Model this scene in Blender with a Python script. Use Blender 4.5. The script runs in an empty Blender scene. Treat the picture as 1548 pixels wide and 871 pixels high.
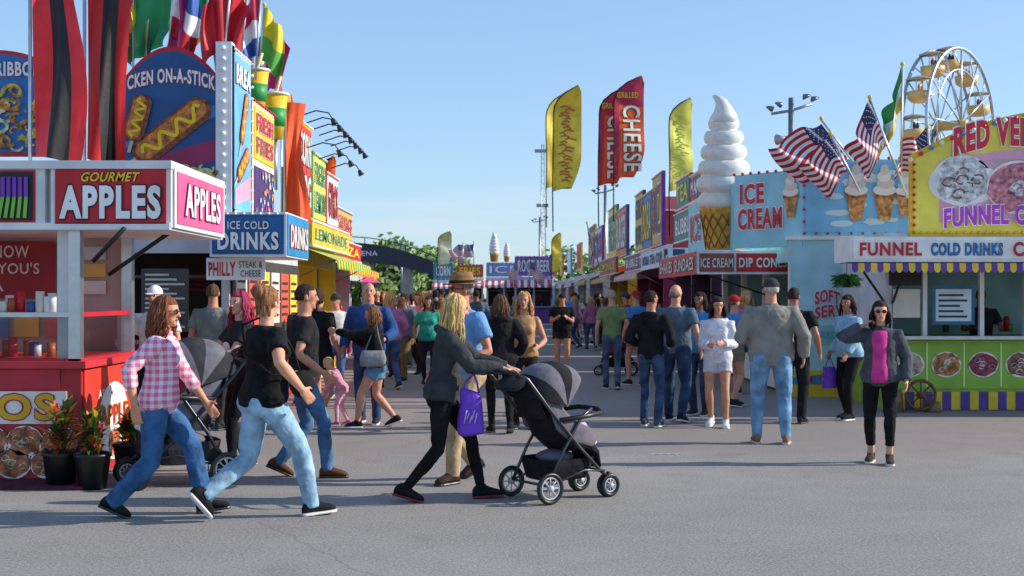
import bpy, math, random
from mathutils import Vector as V, Matrix, noise
R=random.Random(7); rad=math.radians; pi=math.pi
sc=bpy.context.scene; col=sc.collection
def X(px,d): return (px-774)*d/1935.
def Z(py,d): return 1.6+(448-py)*d/1935.
# ---------- materials ----------
MC={}
def lin(h):
    if len(h)==3: h=''.join(c*2 for c in h)
    r=[]
    for i in (0,2,4):
        c=int(h[i:i+2],16)/255.
        r.append(c/12.92 if c<.04045 else ((c+.055)/1.055)**2.4)
    return r
K={'paint':(.5,3,.14,.02,0),'cloth':(.9,9,.22,.25,0),'denim':(.9,7,.45,.3,0),'skin':(.55,14,.12,.05,0),'hair':(.75,70,.5,.5,0),
'metal':(.35,10,.1,.02,.9),'plastic':(.4,10,.1,.03,0),'wood':(.6,12,.3,.1,0),'leaf':(.6,3,.5,.1,0),'food':(.6,14,.7,.5,0),'vinyl':(.55,4,.15,.08,0)}
def M(h,kind='paint'):
    k=(h,kind)
    if k in MC: return MC[k]
    ro,scl,va,bu,me=K[kind]
    m=bpy.data.materials.new(kind+'_'+h); m.use_nodes=True; nt=m.node_tree; N=nt.nodes; L=nt.links
    b=N['Principled BSDF']; b.inputs['Roughness'].default_value=ro; b.inputs['Metallic'].default_value=me
    if kind in('cloth','denim','hair'): b.inputs['Specular IOR Level'].default_value=.2
    tc=N.new('ShaderNodeTexCoord'); n=N.new('ShaderNodeTexNoise'); n.inputs['Scale'].default_value=scl; n.inputs['Detail'].default_value=4
    if kind=='hair':
        mp=N.new('ShaderNodeMapping'); mp.inputs['Scale'].default_value=(1,1,.12); L.new(tc.outputs['Object'],mp.inputs[0]); L.new(mp.outputs[0],n.inputs[0])
    else: L.new(tc.outputs['Object'],n.inputs[0])
    c=lin(h)
    if kind=='skin': c=[min(.9,x*1.15) for x in c]
    if kind=='hair': c=[min(.8,x*1.35) for x in c]
    mx=N.new('ShaderNodeMix'); mx.data_type='RGBA'
    mx.inputs[6].default_value=[max(0,x*(1-va)) for x in c]+[1]; mx.inputs[7].default_value=[min(1,x*(1+va)+(.04*va)) for x in c]+[1]
    rp=N.new('ShaderNodeMapRange'); rp.inputs[1].default_value=.3; rp.inputs[2].default_value=.7
    L.new(n.outputs[0],rp.inputs[0]); L.new(rp.outputs[0],mx.inputs[0]); L.new(mx.outputs[2],b.inputs['Base Color'])
    n2=N.new('ShaderNodeTexNoise'); n2.inputs['Scale'].default_value=scl*(2.2 if kind in('cloth','denim') else 5); L.new(tc.outputs['Object'],n2.inputs[0])
    bp=N.new('ShaderNodeBump'); bp.inputs['Strength'].default_value=bu; bp.inputs['Distance'].default_value=.03
    L.new((n if kind=='hair' else n2).outputs[0],bp.inputs['Height']); L.new(bp.outputs[0],b.inputs['Normal'])
    MC[k]=m; return m
def glassmat():
    if 'g' in MC: return MC['g']
    m=bpy.data.materials.new('window_glass'); m.use_nodes=True; nt=m.node_tree; N=nt.nodes; L=nt.links
    N.remove(N['Principled BSDF']); t=N.new('ShaderNodeBsdfTransparent'); g=N.new('ShaderNodeBsdfGlossy'); g.inputs['Roughness'].default_value=.03
    t.inputs[0].default_value=(.85,.9,.9,1)
    x=N.new('ShaderNodeMixShader'); f=N.new('ShaderNodeFresnel'); f.inputs[0].default_value=1.5; L.new(f.outputs[0],x.inputs[0]); L.new(t.outputs[0],x.inputs[1]); L.new(g.outputs[0],x.inputs[2]); L.new(x.outputs[0],N['Material Output'].inputs[0])
    MC['g']=m; return m
def plaid():
    if 'p' in MC: return MC['p']
    m=bpy.data.materials.new('pink_plaid'); m.use_nodes=True; nt=m.node_tree; N=nt.nodes; L=nt.links; b=N['Principled BSDF']; b.inputs['Roughness'].default_value=.9
    tc=N.new('ShaderNodeTexCoord'); vs=[]
    for ax in ('X','Y','Z'):
        w=N.new('ShaderNodeTexWave'); w.bands_direction=ax; w.inputs['Scale'].default_value=5.5; w.inputs['Distortion'].default_value=.6; L.new(tc.outputs['Object'],w.inputs[0])
        r=N.new('ShaderNodeMath'); r.operation='GREATER_THAN'; r.inputs[1].default_value=.5; L.new(w.outputs['Fac'],r.inputs[0]); vs.append(r)
    a=N.new('ShaderNodeMath'); L.new(vs[1].outputs[0],a.inputs[0]); L.new(vs[2].outputs[0],a.inputs[1])
    d=N.new('ShaderNodeMath'); d.operation='MULTIPLY'; d.inputs[1].default_value=.5; L.new(a.outputs[0],d.inputs[0])
    cr=N.new('ShaderNodeValToRGB'); cr.color_ramp.elements[0].color=(*lin('f0e4e8'),1); cr.color_ramp.elements[1].color=(*lin('e2709c'),1)
    e=cr.color_ramp.elements.new(.5); e.color=(*lin('eeaec4'),1); L.new(d.outputs[0],cr.inputs[0]); L.new(cr.outputs[0],b.inputs['Base Color'])
    MC['p']=m; return m
# ---------- mesh builder ----------
TX={}
def textmesh(s,off):
    k=(s,off)
    if k in TX: return TX[k]
    cu=bpy.data.curves.new('t','FONT'); cu.body=s; cu.offset=off; cu.resolution_u=3; cu.space_character=1.06+off*2; ob=bpy.data.objects.new('t',cu)
    me=bpy.data.meshes.new_from_object(ob)
    vs=[v.co.copy() for v in me.vertices]; fs=[tuple(p.vertices) for p in me.polygons]
    if vs:
        x0=min(v.x for v in vs);x1=max(v.x for v in vs);y0=min(v.y for v in vs);y1=max(v.y for v in vs)
        vs=[((v.x-x0)/(x1-x0),(v.y-y0)/(y1-y0)) for v in vs]
    bpy.data.objects.remove(ob); bpy.data.meshes.remove(me)
    TX[k]=(vs,fs); return TX[k]
def frame(o,a=0):
    a=rad(a); return Matrix(((math.cos(a),0,math.sin(a),o[0]),(math.sin(a),0,-math.cos(a),o[1]),(0,1,0,o[2]),(0,0,0,1)))
class MB:
    def __init__(s): s.v=[];s.f=[];s.m=[];s.s=[];s.mats=[];s.T=Matrix.Identity(4)
    def add(s,vs,fs,mat,sm=False):
        if mat not in s.mats: s.mats.append(mat)
        i=s.mats.index(mat); b=len(s.v); T=s.T
        s.v+=[T@V(p) for p in vs]; s.f+=[tuple(b+k for k in f) for f in fs]; s.m+=[i]*len(fs); s.s+=[sm]*len(fs)
    def box(s,a,b,mat):
        (x0,y0,z0),(x1,y1,z1)=a,b
        s.add([(x0,y0,z0),(x1,y0,z0),(x1,y1,z0),(x0,y1,z0),(x0,y0,z1),(x1,y0,z1),(x1,y1,z1),(x0,y1,z1)],[(0,3,2,1),(4,5,6,7),(0,1,5,4),(1,2,6,5),(2,3,7,6),(3,0,4,7)],mat)
    def rect(s,x0,y0,x1,y1,z,mat,th=.012): s.box((x0,y0,z-th),(x1,y1,z),mat)
    def poly(s,pts,z,mat): s.add([(x,y,z) for x,y in pts],[tuple(range(len(pts)))],mat)
    def disc(s,cx,cy,z,rx,ry,mat,n=20,wob=0,seed=0):
        s.poly([(cx+rx*math.cos(2*pi*i/n)*(1+wob*noise.noise(V((i*1.3,seed,0)))),cy+ry*math.sin(2*pi*i/n)*(1+wob*noise.noise(V((i*1.3,seed,5))))) for i in range(n)],z,mat)
    def stroke(s,pts,w,z,mat):
        vs=[];fs=[]
        for i,p in enumerate(pts):
            a=V(pts[max(i-1,0)]);b=V(pts[min(i+1,len(pts)-1)]);d=(b-a).normalized(); n=V((-d.y,d.x))*w/2
            vs+=[(p[0]+n.x,p[1]+n.y,z),(p[0]-n.x,p[1]-n.y,z)]
            if i: k=2*i; fs.append((k-2,k-1,k+1,k))
        s.add(vs,fs,mat)
    def text(s,t,x0,y0,x1,y1,z,mat,off=.02,rot=0,arc=0,shear=0):
        vs,fs=textmesh(t,off)
        o=[]
        for u,v in vs:
            if rot: o.append((x0+v*(x1-x0),y1-u*(y1-y0),z))
            else: o.append((x0+u*(x1-x0)+shear*(v-.5)*(y1-y0),y0+v*(y1-y0)+arc*(1-(2*u-1)**2),z))
        s.add(o,fs,mat)
    def text2(s,t,x0,y0,x1,y1,z,m1,m2,off=.02,**k):
        g=(y1-y0)*.045 if not k.get('rot') else (x1-x0)*.045
        s.text(t,x0-g,y0-g,x1+g,y1+g,z,m2,off+.035,**k); s.text(t,x0,y0,x1,y1,z+.005,m1,off,**k)
    def loft(s,rings,mat,n=12,sm=True,pw=1.):
        vs=[];fs=[]
        for c,A,B in rings:
            c=V(c);A=V(A);B=V(B)
            for i in range(n):
                t=2*pi*i/n; ca=math.cos(t);sa=math.sin(t)
                if pw!=1: ca=math.copysign(abs(ca)**pw,ca);sa=math.copysign(abs(sa)**pw,sa)
                vs.append(c+A*ca+B*sa)
        m=len(rings)
        for r in range(m-1):
            for i in range(n):
                j=(i+1)%n; fs.append((r*n+i,r*n+j,(r+1)*n+j,(r+1)*n+i))
        fs.append(tuple(range(n))[::-1]); fs.append(tuple(range((m-1)*n,m*n)))
        s.add(vs,fs,mat,sm)
    def tube(s,pts,r,mat,n=8,sm=True):
        pts=[V(p) for p in pts]; m=len(pts)
        if not hasattr(r,'__len__'): r=[r]*m
        rings=[];A=None
        for i,p in enumerate(pts):
            d=(pts[min(i+1,m-1)]-pts[max(i-1,0)])
            if d.length<1e-6: d=V((0,0,1))
            d.normalize()
            if A is None: A=d.orthogonal().normalized()
            else:
                A=A-d*A.dot(d)
                A=A.normalized() if A.length>1e-5 else d.orthogonal().normalized()
            rings.append((p,A*r[i],d.cross(A)*r[i]))
        s.loft(rings,mat,n,sm)
    def ell(s,c,r,mat,n=12,m=8,fn=None,rot=None):
        vs=[];fs=[];c=V(c)
        if not hasattr(r,'__len__'): r=(r,r,r)
        for j in range(m+1):
            th=pi*j/m
            for i in range(n):
                ph=2*pi*i/n; p=V((r[0]*math.sin(th)*math.cos(ph),r[1]*math.sin(th)*math.sin(ph),r[2]*math.cos(th)))
                if fn: p=fn(p)
                if rot: p=rot@p
                vs.append(c+p)
        for j in range(m):
            for i in range(n):
                k=(i+1)%n; fs.append((j*n+i,(j+1)*n+i,(j+1)*n+k,j*n+k))
        s.add(vs,fs,mat,True)
    def torus(s,c,ax,Rr,r,mat,n=20,m=6):
        c=V(c);ax=V(ax).normalized();A=ax.orthogonal().normalized();B=ax.cross(A); vs=[];fs=[]
        for i in range(n):
            t=2*pi*i/n; d=A*math.cos(t)+B*math.sin(t)
            for j in range(m):
                q=2*pi*j/m; vs.append(c+d*(Rr+r*math.cos(q))+ax*r*math.sin(q))
        for i in range(n):
            for j in range(m):
                a=(i+1)%n;b=(j+1)%m; fs.append((i*m+j,a*m+j,a*m+b,i*m+b))
        s.add(vs,fs,mat,True)
    def bulbs(s,x0,y0,x1,y1,z,mat,step=.16,r=.022):
        L=math.hypot(x1-x0,y1-y0); n=max(2,int(L/step))
        for i in range(n+1): s.ell((x0+(x1-x0)*i/n,y0+(y1-y0)*i/n,z),r,mat,6,4)
class Grp:
    def __init__(s,name,loc=(0,0,0),rot=0,scale=1):
        s.e=bpy.data.objects.new(name,None); col.objects.link(s.e); s.e.location=loc; s.e.rotation_euler=(0,0,rad(rot)); s.e.scale=(scale,)*3; s.e.empty_display_size=.2; s.p={}; s.vox={}
    def part(s,n,vox=0,disp=0):
        if n not in s.p: s.p[n]=MB(); s.vox[n]=(vox,disp)
        return s.p[n]
    def done(s):
        s.o=[]
        for n,mb in s.p.items():
            if not mb.f: continue
            me=bpy.data.meshes.new(n); me.from_pydata(mb.v,[],mb.f)
            for m in mb.mats: me.materials.append(m)
            me.polygons.foreach_set('material_index',mb.m); me.polygons.foreach_set('use_smooth',mb.s); me.update()
            ob=bpy.data.objects.new(n,me); col.objects.link(ob); ob.parent=s.e; s.o.append(ob)
            vx,dp=s.vox[n]
            if vx:
                r=ob.modifiers.new('r','REMESH'); r.mode='VOXEL'; r.voxel_size=vx; r.use_smooth_shade=True
                q=ob.modifiers.new('s','SMOOTH'); q.iterations=3; q.factor=.5
                if dp:
                    for ns,st in ((.13,dp),(.045,dp*.45)):
                        tx=bpy.data.textures.new('folds','CLOUDS'); tx.noise_scale=ns; w=ob.modifiers.new('d','DISPLACE'); w.texture=tx; w.strength=st; w.mid_level=.5; w.texture_coords='LOCAL'
                REM.append(ob)
        return s
REM=[]
def ik(a,t,l1,l2,pole):
    d=t-a; L=min(d.length,(l1+l2)*.998); dn=d.normalized(); x=(l1*l1-l2*l2+L*L)/(2*L); h=math.sqrt(max(l1*l1-x*x,0))
    p=pole-dn*pole.dot(dn); p.normalize(); return a+dn*x+p*h, a+dn*L
# ---------- people ----------
def person(name,x,y,face,h=1.7,fem=False,w=1.,lean=0,feet=None,hands=(None,None),top=('tee','222222'),bot=('jeans','3c5a80'),shoe='222222',sole='dddddd',skin='c4896c',hair=('short','3a2515'),hy=0,hp=0,vox=.009,curl=.45,child=False,extra=None,inner=None):
    g=Grp(name,(x,y,0),face,h/1.75); near=vox<.012
    if feet is None: feet=((-.1,.03,0,0),(.1,-.03,0,0))
    pz=.93; A=[]
    for s,(fx,fy,li,pt) in zip((-1,1),feet):
        az=.082+li+(math.sin(rad(pt))*.13 if pt>0 else math.sin(rad(-pt))*.06)
        A.append(V((fx,fy,az))); hr2=(fx-s*.09)**2+fy**2
        pz=min(pz,az+math.sqrt(max(.846**2-hr2,.1))+.01)
    TM=Matrix.Translation((0,0,pz))@Matrix.Rotation(rad(-lean),4,'X')
    if fem: S=[(-.11,.09,.07,0),(-.05,.165,.11,-.01),(.02,.18,.12,-.012),(.10,.158,.108,0),(.18,.13,.095,0),(.27,.135,.1,.0),(.36,.15,.112,.01),(.43,.155,.098,0),(.485,.135,.075,-.01),(.52,.08,.058,-.01),(.56,.05,.05,-.005)]
    else: S=[(-.11,.09,.07,0),(-.05,.155,.105,0),(.02,.165,.115,0),(.10,.158,.112,.003),(.18,.155,.11,.003),(.27,.16,.112,.0),(.36,.178,.12,0),(.43,.188,.108,-.005),(.485,.16,.085,-.01),(.52,.095,.065,-.012),(.56,.058,.058,-.005)]
    def wf(z): return 1+(w-1)*(1.25 if z<.36 else .7 if z<.5 else .3)
    def rings(z0,z1,t,flare=0):
        o=[]
        zs=[q for q in S if z0-.001<=q[0]<=z1+.001]
        def interp(z):
            for a,b in zip(S,S[1:]):
                if a[0]<=z<=b[0]:
                    k=(z-a[0])/(b[0]-a[0]); return tuple(a[i]+(b[i]-a[i])*k for i in range(4))
            return S[0] if z<S[0][0] else S[-1]
        L=[interp(z0)]+zs+[interp(z1)]; L[0]=(z0,)+L[0][1:]
        L=sorted(set(L))
        for z,a,b,yo in L:
            f=wf(z); fl=1+flare*max(0,(.12-z))/.2
            bz=(f-1)*.05 if .0<z<.3 else 0
            o.append((TM@V((0,yo+bz,z)),TM.to_3x3()@V(((a*f+t)*fl,0,0)),TM.to_3x3()@V((0,(b*f+t)*fl,0))))
        return o
    aw=(1+w)/2
    sh=[];el=[];wr=[];hd=[]
    sxw=(.16 if fem else .188)*(1+(w-1)*.6)
    for s,ht in zip((-1,1),hands):
        a=TM@V((s*sxw,-.005,.452)); 
        t=V(ht[:3]) if ht else TM@V((s*(.27+.1*(w-1)),.06,-.06))
        pole=V(ht[3]) if ht and len(ht)>3 else V((s*.5,-1,-.4))
        e,q=ik(a,t,.285,.26,pole); sh.append(a);el.append(e);wr.append(q)
    hips=[V((s*.09*(1+(w-1)*.7),0,pz-.02)) for s in (-1,1)]
    kn=[];an=[]
    for i in (0,1):
        k,q=ik(hips[i],A[i],.43,.42,V(((i*2-1)*.12,1,0))); kn.append(k); an.append(q)
    SM=M(skin,'skin'); sk=g.part('body_skin',vox)
    sk.loft(rings(-.08,.56,-.008),SM,14)
    HM=TM@Matrix.Translation((0,.0,.58))@Matrix.Rotation(rad(hy),4,'Z')@Matrix.Rotation(rad(-hp),4,'X')
    if child: HM=HM@Matrix.Scale(1.35,4)
    sk.tube([TM@V((0,-.01,.50)),TM@V((0,0,.56)),HM@V((0,.005,.06))],[.062,.052,.05] if fem else [.07,.06,.058],SM,12)
    R3=HM.to_3x3()
    sk.T=HM
    def face_fn(p):
        if p.z<0: p=V((p.x*(1+p.z*3.0),p.y,p.z))
        return p
    sk.ell((0,.008,.125),(.071,.090,.104),SM,18,14,face_fn)
    sk.ell((0,.04,.055),(.047,.052,.045),SM,14,10)
    sk.ell((0,.075,.025),(.024,.022,.018),SM,8,6)
    sk.loft([((0,.09,.13),(.008,0,0),(0,.012,0)),((0,.102,.105),(.012,0,0),(0,.016,0)),((0,.108,.088),(.017,0,0),(0,.015,0)),((0,.098,.08),(.012,0,0),(0,.008,0))],SM,8)
    for s in (-1,1): sk.ell((s*.074,-.005,.11),(.01,.02,.032),SM,8,6)
    sk.T=Matrix.Identity(4)
    if vox<.016:
        fc=g.part('face'); fc.T=HM
        for s in (-1,1):
            fc.ell((s*.031,.084,.123),(.014,.010,.007),M('f0ece6','skin'),8,6); fc.ell((s*.031,.092,.123),(.006,.005,.006),M('2a1c12','skin'),6,5)
            fc.ell((s*.032,.092,.142),(.019,.006,.004),M('3a2418','hair'),8,4)
            fc.ell((s*.031,.088,.130),(.016,.009,.003),M('5a3020','skin'),8,4)
        fc.ell((0,.094,.062),(.024,.008,.0055),M('b05a55','skin'),10,6)
        fc.ell((0,.0965,.0615),(.02,.007,.0015),M('6a2a2a','skin'),10,4)
    for i,s in enumerate((-1,1)):
        a,e,q=sh[i],el[i],wr[i]
        fd=(q-e).normalized()
        sk.tube([a,a.lerp(e,.35),a.lerp(e,.75),e,e.lerp(q,.3),e.lerp(q,.7),q,q+fd*.02],[r*aw for r in(.052,.047,.041,.038,.041,.033,.025,.025)],SM,10)
        ht=hands[i]
        hdir=fd
        inw=V((-s,0.15,0)) if not(ht and len(ht)>4) else V(ht[4])
        n=(inw-hdir*inw.dot(hdir)).normalized(); sd=hdir.cross(n)*(1)
        if sd.y*1+sd.z*.2<0: sd=-sd
        p0=q+hdir*.012
        sk.loft([(p0,sd*.026,n*.017),(p0+hdir*.03,sd*.037,n*.016),(p0+hdir*.065,sd*.041,n*.014),(p0+hdir*.088,sd*.038,n*.011)],SM,10)
        hd.append((q+hdir*.11+n*.03,hdir,n))
        for k,(o,L) in enumerate(((.030,.074),(.010,.084),(-.011,.078),(-.030,.060))):
            pts=[p0+hdir*.07+sd*o]; a_=curl*.4; cur=p0+hdir*.086+sd*o*1.08; pts.append(cur)
            for j,fl in enumerate((.45,.32,.23)):
                dv=hdir*math.cos(a_)+n*math.sin(a_); cur=cur+dv*L*fl; pts.append(cur); a_+=curl*(1.0 if curl<1 else .9)
            sk.tube(pts,[.0095,.0095,.009,.008,.0065],SM,6)
        tb=p0+hdir*.02+sd*.028; d1=(hdir*.6+sd*.75+n*.3).normalized(); d2=(hdir*.85+sd*.25+n*.5).normalized()
        sk.tube([p0+hdir*.01+sd*.01,tb,tb+d1*.035,tb+d1*.035+d2*.033],[.014,.013,.0105,.008],SM,6)
    # clothes
    tk,tcol=top[0],top[1]; TMt=tcol if not isinstance(tcol,str) else M(tcol,'cloth')
    th={'tee':.014,'long':.016,'hoodie':.026,'jacket':.030,'tank':.012,'sweater':.020}[tk]
    hem={'tee':-.06,'long':-.09,'hoodie':-.07,'jacket':-.10,'tank':-.02,'sweater':-.05}[tk]
    tp=g.part('top_garment',vox*1.15,.022 if near else .014)
    rr=rings(hem,.525,th)
    tp.loft(rr,TMt,18)
    if fem:
        for s in (-1,1): tp.ell(TM@V((s*.07,.085*wf(.3),.335)),(.062*aw,.055*aw,.062*aw),TMt,10,8)
    if w>1.15: tp.ell(TM@V((0,.05*w,.14)),(.14*w,.10*w,.16),TMt,12,10)
    if tk in('hoodie',): tp.tube([TM@V((.11*math.cos(t),-.055-.07*math.sin(t)*(1 if math.sin(t)>0 else -.4),.50+.015*math.sin(t))) for t in [k*pi/5 for k in range(11)]],.032,TMt,8)
    if tk in('jacket','long','sweater'): tp.tube([TM@V((.062*math.cos(t),-.008+.062*math.sin(t),.535)) for t in [k*pi/6 for k in range(13)]],.016,TMt,6)
    for i in (0,1):
        a,e,q=sh[i],el[i],wr[i]; r0=th*.9
        if tk=='tank': tp.ell(a,.05,TMt,8,6); continue
        if tk=='tee':
            m=a.lerp(e,.62); tp.tube([TM@V(((i*2-1)*.1,-.005,.45)),a,a.lerp(e,.3),m],[.06*aw,.06*aw+r0,.056*aw+r0,.052*aw+r0+.006],TMt,12)
        else:
            cf=q if tk!='long' or len(top)<3 else e.lerp(q,.55)
            tp.tube([TM@V(((i*2-1)*.1,-.005,.45)),a,a.lerp(e,.4),a.lerp(e,.8),e,e.lerp(cf,.35),e.lerp(cf,.8),cf],[.06*aw,.056*aw+r0,.049*aw+r0,.043*aw+r0,.042*aw+r0,.041*aw+r0,.034*aw+r0,.029*aw+r0],TMt,12)
    bk,bc=bot; BM=M(bc,'denim' if bk in('jeans','widejeans') else 'cloth')
    bt=g.part('bottom_garment',vox*1.15,.018 if near else .01)
    bt.loft(rings(-.11,.10,.008),BM,16)
    for s in (-1,1): bt.ell(V((s*.075*w,-.055*w,pz-.03)),(.085*w,.075*w,.1),BM,10,8)
    LR={'jeans':(.094,.084,.062,.062,.055,.053),'widejeans':(.096,.088,.068,.070,.068,.072),'leggings':(.090,.080,.055,.054,.042,.038),'pants':(.098,.088,.068,.064,.060,.060),'capri':(.092,.084,.060,.058,.052,.048),'shorts':(.105,.105,.1,0,0,0),'skirt':(.1,.1,.1,0,0,0)}[bk]
    for i in (0,1):
        hp_,k,q=hips[i],kn[i],an[i]; wl=1+(w-1)*.8
        if bk in('shorts','skirt'):
            m=hp_.lerp(k,.45); bt.tube([hp_+V((0,0,.06)),hp_,m],[.1*wl,.1*wl,.1*wl],BM,12)
            sk.tube([hp_,hp_.lerp(k,.4),hp_.lerp(k,.8),k,k.lerp(q,.3),k.lerp(q,.75),q+V((0,0,-.01))],[r*wl for r in(.085,.08,.06,.054,.057,.042,.036)],SM,12)
        else:
            c=q+V((0,0,-.02)); 
            if bk=='capri': c=k.lerp(q,.72)
            bt.tube([hp_+V((0,0,.05)),hp_,hp_.lerp(k,.4),hp_.lerp(k,.85),k,k.lerp(c,.35),k.lerp(c,.85),c],[LR[0]*wl,LR[0]*wl,LR[1]*wl,(LR[1]*.35+LR[2]*.65)*wl,LR[2]*wl,LR[3]*wl,LR[4],LR[5]],BM,14)
            sk.tube([k.lerp(q,.5),q+V((0,0,-.02))],[.042,.036],SM,8)
        pt=feet[i][3]; fv=V(((i*2-1)*.12,math.cos(rad(pt)),-math.sin(rad(pt)))).normalized(); uv=V((0,math.sin(rad(pt)),math.cos(rad(pt)))); xv=fv.cross(uv).normalized(); uv=xv.cross(fv)
        so=g.part('shoes'); SH=M(shoe,'cloth'); SO=M(sole,'plastic')
        R1=[(-.075,.024,.026),(-.06,.034,.04),(-.02,.038,.052),(.03,.04,.046),(.08,.045,.034),(.13,.046,.026),(.16,.038,.02),(.178,.02,.012)]
        so.loft([(q+fv*t-uv*(.066-b),xv*a,uv*b) for t,a,b in R1],SH,12)
        so.loft([(q+fv*t*1.03-uv*.07,xv*(a+.005),uv*.012) for t,a,b in R1],SO,12,False,.6)
        so.tube([q+uv*.03,q-uv*.01],[.042,.044],SH,10)
    # hair
    hk,hc=hair; rr_=random.Random(sum(map(ord,name))+int(x*10))
    if hk!='bald':
        HC=M(hc,'hair'); hr=g.part('hair'); hr.T=HM; sd_=rr_.uniform(0,9)
        def hf(p):
            n_=noise.noise(V((p.x*60,p.y*60,p.z*12+sd_)))*.004
            p=p*(1+n_*12)
            if p.y>.035 and p.z<.045: return V((p.x*.8,p.y*.75,p.z*.9))
            if hk=='short':
                if p.z<-.055 or (p.y>-.02 and p.z<-.02): return p*.8
            elif hk=='bun' and p.z<-.03: return p*.78 if p.z<-.06 or p.y>0 else p
            elif p.z<-.045: return V((p.x,min(p.y,.02),p.z))
            return p
        hr.ell((0,-.004,.130),(.082,.101,.108) if hk!='short' else (.077,.099,.104),HC,28,20,hf)
        hr.T=Matrix.Identity(4)
        if hk in('long','curly','wavy','mid'):
            Ln={'long':.42,'curly':.27,'wavy':.36,'mid':.2}[hk]; nl=120 if near else 36
            for k in range(nl):
                an_=rr_.uniform(-200,20) ; ar=rad(an_); lay=rr_.uniform(.88,1.06)
                pts=[];rs=[];L_=Ln*rr_.uniform(.7,1.05); ph=rr_.uniform(0,6); fz=rr_.uniform(.5,1)
                dirv=R3@V((math.cos(ar),math.sin(ar),0)); NP=12
                am={'curly':.022,'wavy':.014}.get(hk,.006)
                for j in range(NP):
                    t=j/(NP-1.)
                    if t<.3:
                        el_=rad(75-75*t/.3); p=HM@V((math.cos(ar)*math.cos(el_)*.082*lay,math.sin(ar)*math.cos(el_)*.102*lay-.004,.130+math.sin(el_)*.105*lay)); base=p
                    else:
                        u=(t-.3)/.7; p=base+V((0,0,-1))*L_*u+dirv*(.03*math.sin(u*2.2))*lay+V((math.sin(u*14*fz+ph),math.cos(u*12*fz+ph),0))*am*min(1,u*3)
                    pts.append(p); rs.append((.010 if hk!='curly' else .013)*(1-.55*t)*(1.3 if not near else 1))
                hr.tube(pts,rs,HC,5)
        if hk=='bun':
            hr.ell(HM@V((0,-.115,.19)),(.055,.05,.055),HC,12,8)
            for k in range(14):
                a=k*.45; q0=HM@V((0,-.115,.19)); hr.tube([q0+R3@V((.05*math.cos(a+t),.045*math.sin(t*2),.05*math.sin(a+t))) for t in (0,.5,1,1.5)],[.012,.014,.012,.006],HC,5)
            for k in range(16):
                a=rad(rr_.uniform(-150,-30)); b0=HM@V((.07*math.cos(a),.085*math.sin(a),.04)); hr.tube([b0+V((0,0,.05)),b0,b0+V((0,0,-.03))],[.010,.008,.003],HC,5)
        if hk=='pony':
            b=HM@V((0,-.105,.16))
            for k in range(14):
                o=V((rr_.uniform(-.02,.02),rr_.uniform(-.02,.02),0)); hr.tube([HM@V((0,-.08,.17)),b+o,b+o*1.5+V((0,-.02,-.08)),b+o+V((0,0,-.22))],[.012,.014,.013,.004],HC,5)
    elif hc:
        hr=g.part('hair'); hr.T=HM
        hr.ell((0,-.012,.105),(.077,.090,.055),M(hc,'hair'),16,10,lambda p: V((p.x*.8,p.y*.6,p.z*.6)) if p.y>.01 else p)
    info=dict(HM=HM,TM=TM,hd=hd,wr=wr,sh=sh,el=el,pz=pz,g=g,kn=kn,hips=hips)
    if inner:
        tp2=g.part('inner_shirt'); tp2.loft([(c+B_*.36,A_*.5,B_*.66+B_.normalized()*.016) for c,A_,B_ in rings(-.08,.5,th+.012)][1:],M(inner,'cloth'),16)
    if extra:
        for e_ in extra: e_(info)
    g.done(); return g
def glasses(i):
    m=i['g'].part('sunglasses'); m.T=i['HM']; b=M('141414','plastic')
    for s in (-1,1):
        m.ell((s*.031,.096,.124),(.025,.007,.018),b,12,6); m.tube([(s*.055,.090,.128),(s*.076,.04,.126),(s*.076,-.01,.122)],.0035,b,5)
    m.tube([(-.012,.103,.128),(.012,.103,.128)],.003,b,5)
def cap(c):
    def f(i):
        m=i['g'].part('cap'); m.T=i['HM']; k=M(c,'cloth')
        m.ell((0,-.002,.150),(.085,.105,.094),k,18,10,lambda p: V((p.x,p.y,max(p.z,-.01)))); 
        m.loft([((0,.07,.150),(.07,0,0),(0,0,.006)),((0,.12,.148),(.065,0,0),(0,0,.005)),((0,.16,.138),(.04,0,0),(0,0,.004)),((0,.168,.135),(.02,0,0),(0,0,.003))],k,12)
    return f
def brimhat(i):
    m=i['g'].part('brim_hat'); m.T=i['HM']; k=M('8a6a45','cloth')
    m.loft([((0,0,.162),(.150,0,0),(0,.165,0)),((0,0,.172),(.152,0,0),(0,.167,0)),((0,0,.175),(.092,0,0),(0,.11,0)),((0,0,.23),(.082,0,0),(0,.10,0)),((0,0,.268),(.066,0,0),(0,.085,0)),((0,0,.262),(.03,0,0),(0,.05,0))],k,24)
    m.loft([((0,0,.176),(.094,0,0),(0,.112,0)),((0,0,.198),(.091,0,0),(0,.109,0))],M('2c2018','cloth'),24)
def bag_at(off,size,c,strap=None,nm='shoulder_bag',round_=False):
    def f(i):
        m=i['g'].part(nm,0); p=V(off); sx,sy,sz=size; k=M(c,'cloth')
        if round_: m.ell(p,(sx,sy,sz),k,16,12); m.torus(p,(1,0,0),sy*.8,.006,M('555555','cloth'),20,5)
        else: m.loft([(p+V((0,0,-sz)),V((sx*.9,0,0)),V((0,sy*.9,0))),(p+V((0,0,-sz*.9)),V((sx*1.1,0,0)),V((0,sy*1.05,0))),(p,V((sx*1.1,0,0)),V((0,sy*1.1,0))),(p+V((0,0,sz)),V((sx*.5,0,0)),V((0,sy*.92,0)))],k,16,True,.6)
        if strap:
            t=[V(q) for q in strap]; m.tube(t,.009,k,6)
    return f
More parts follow.
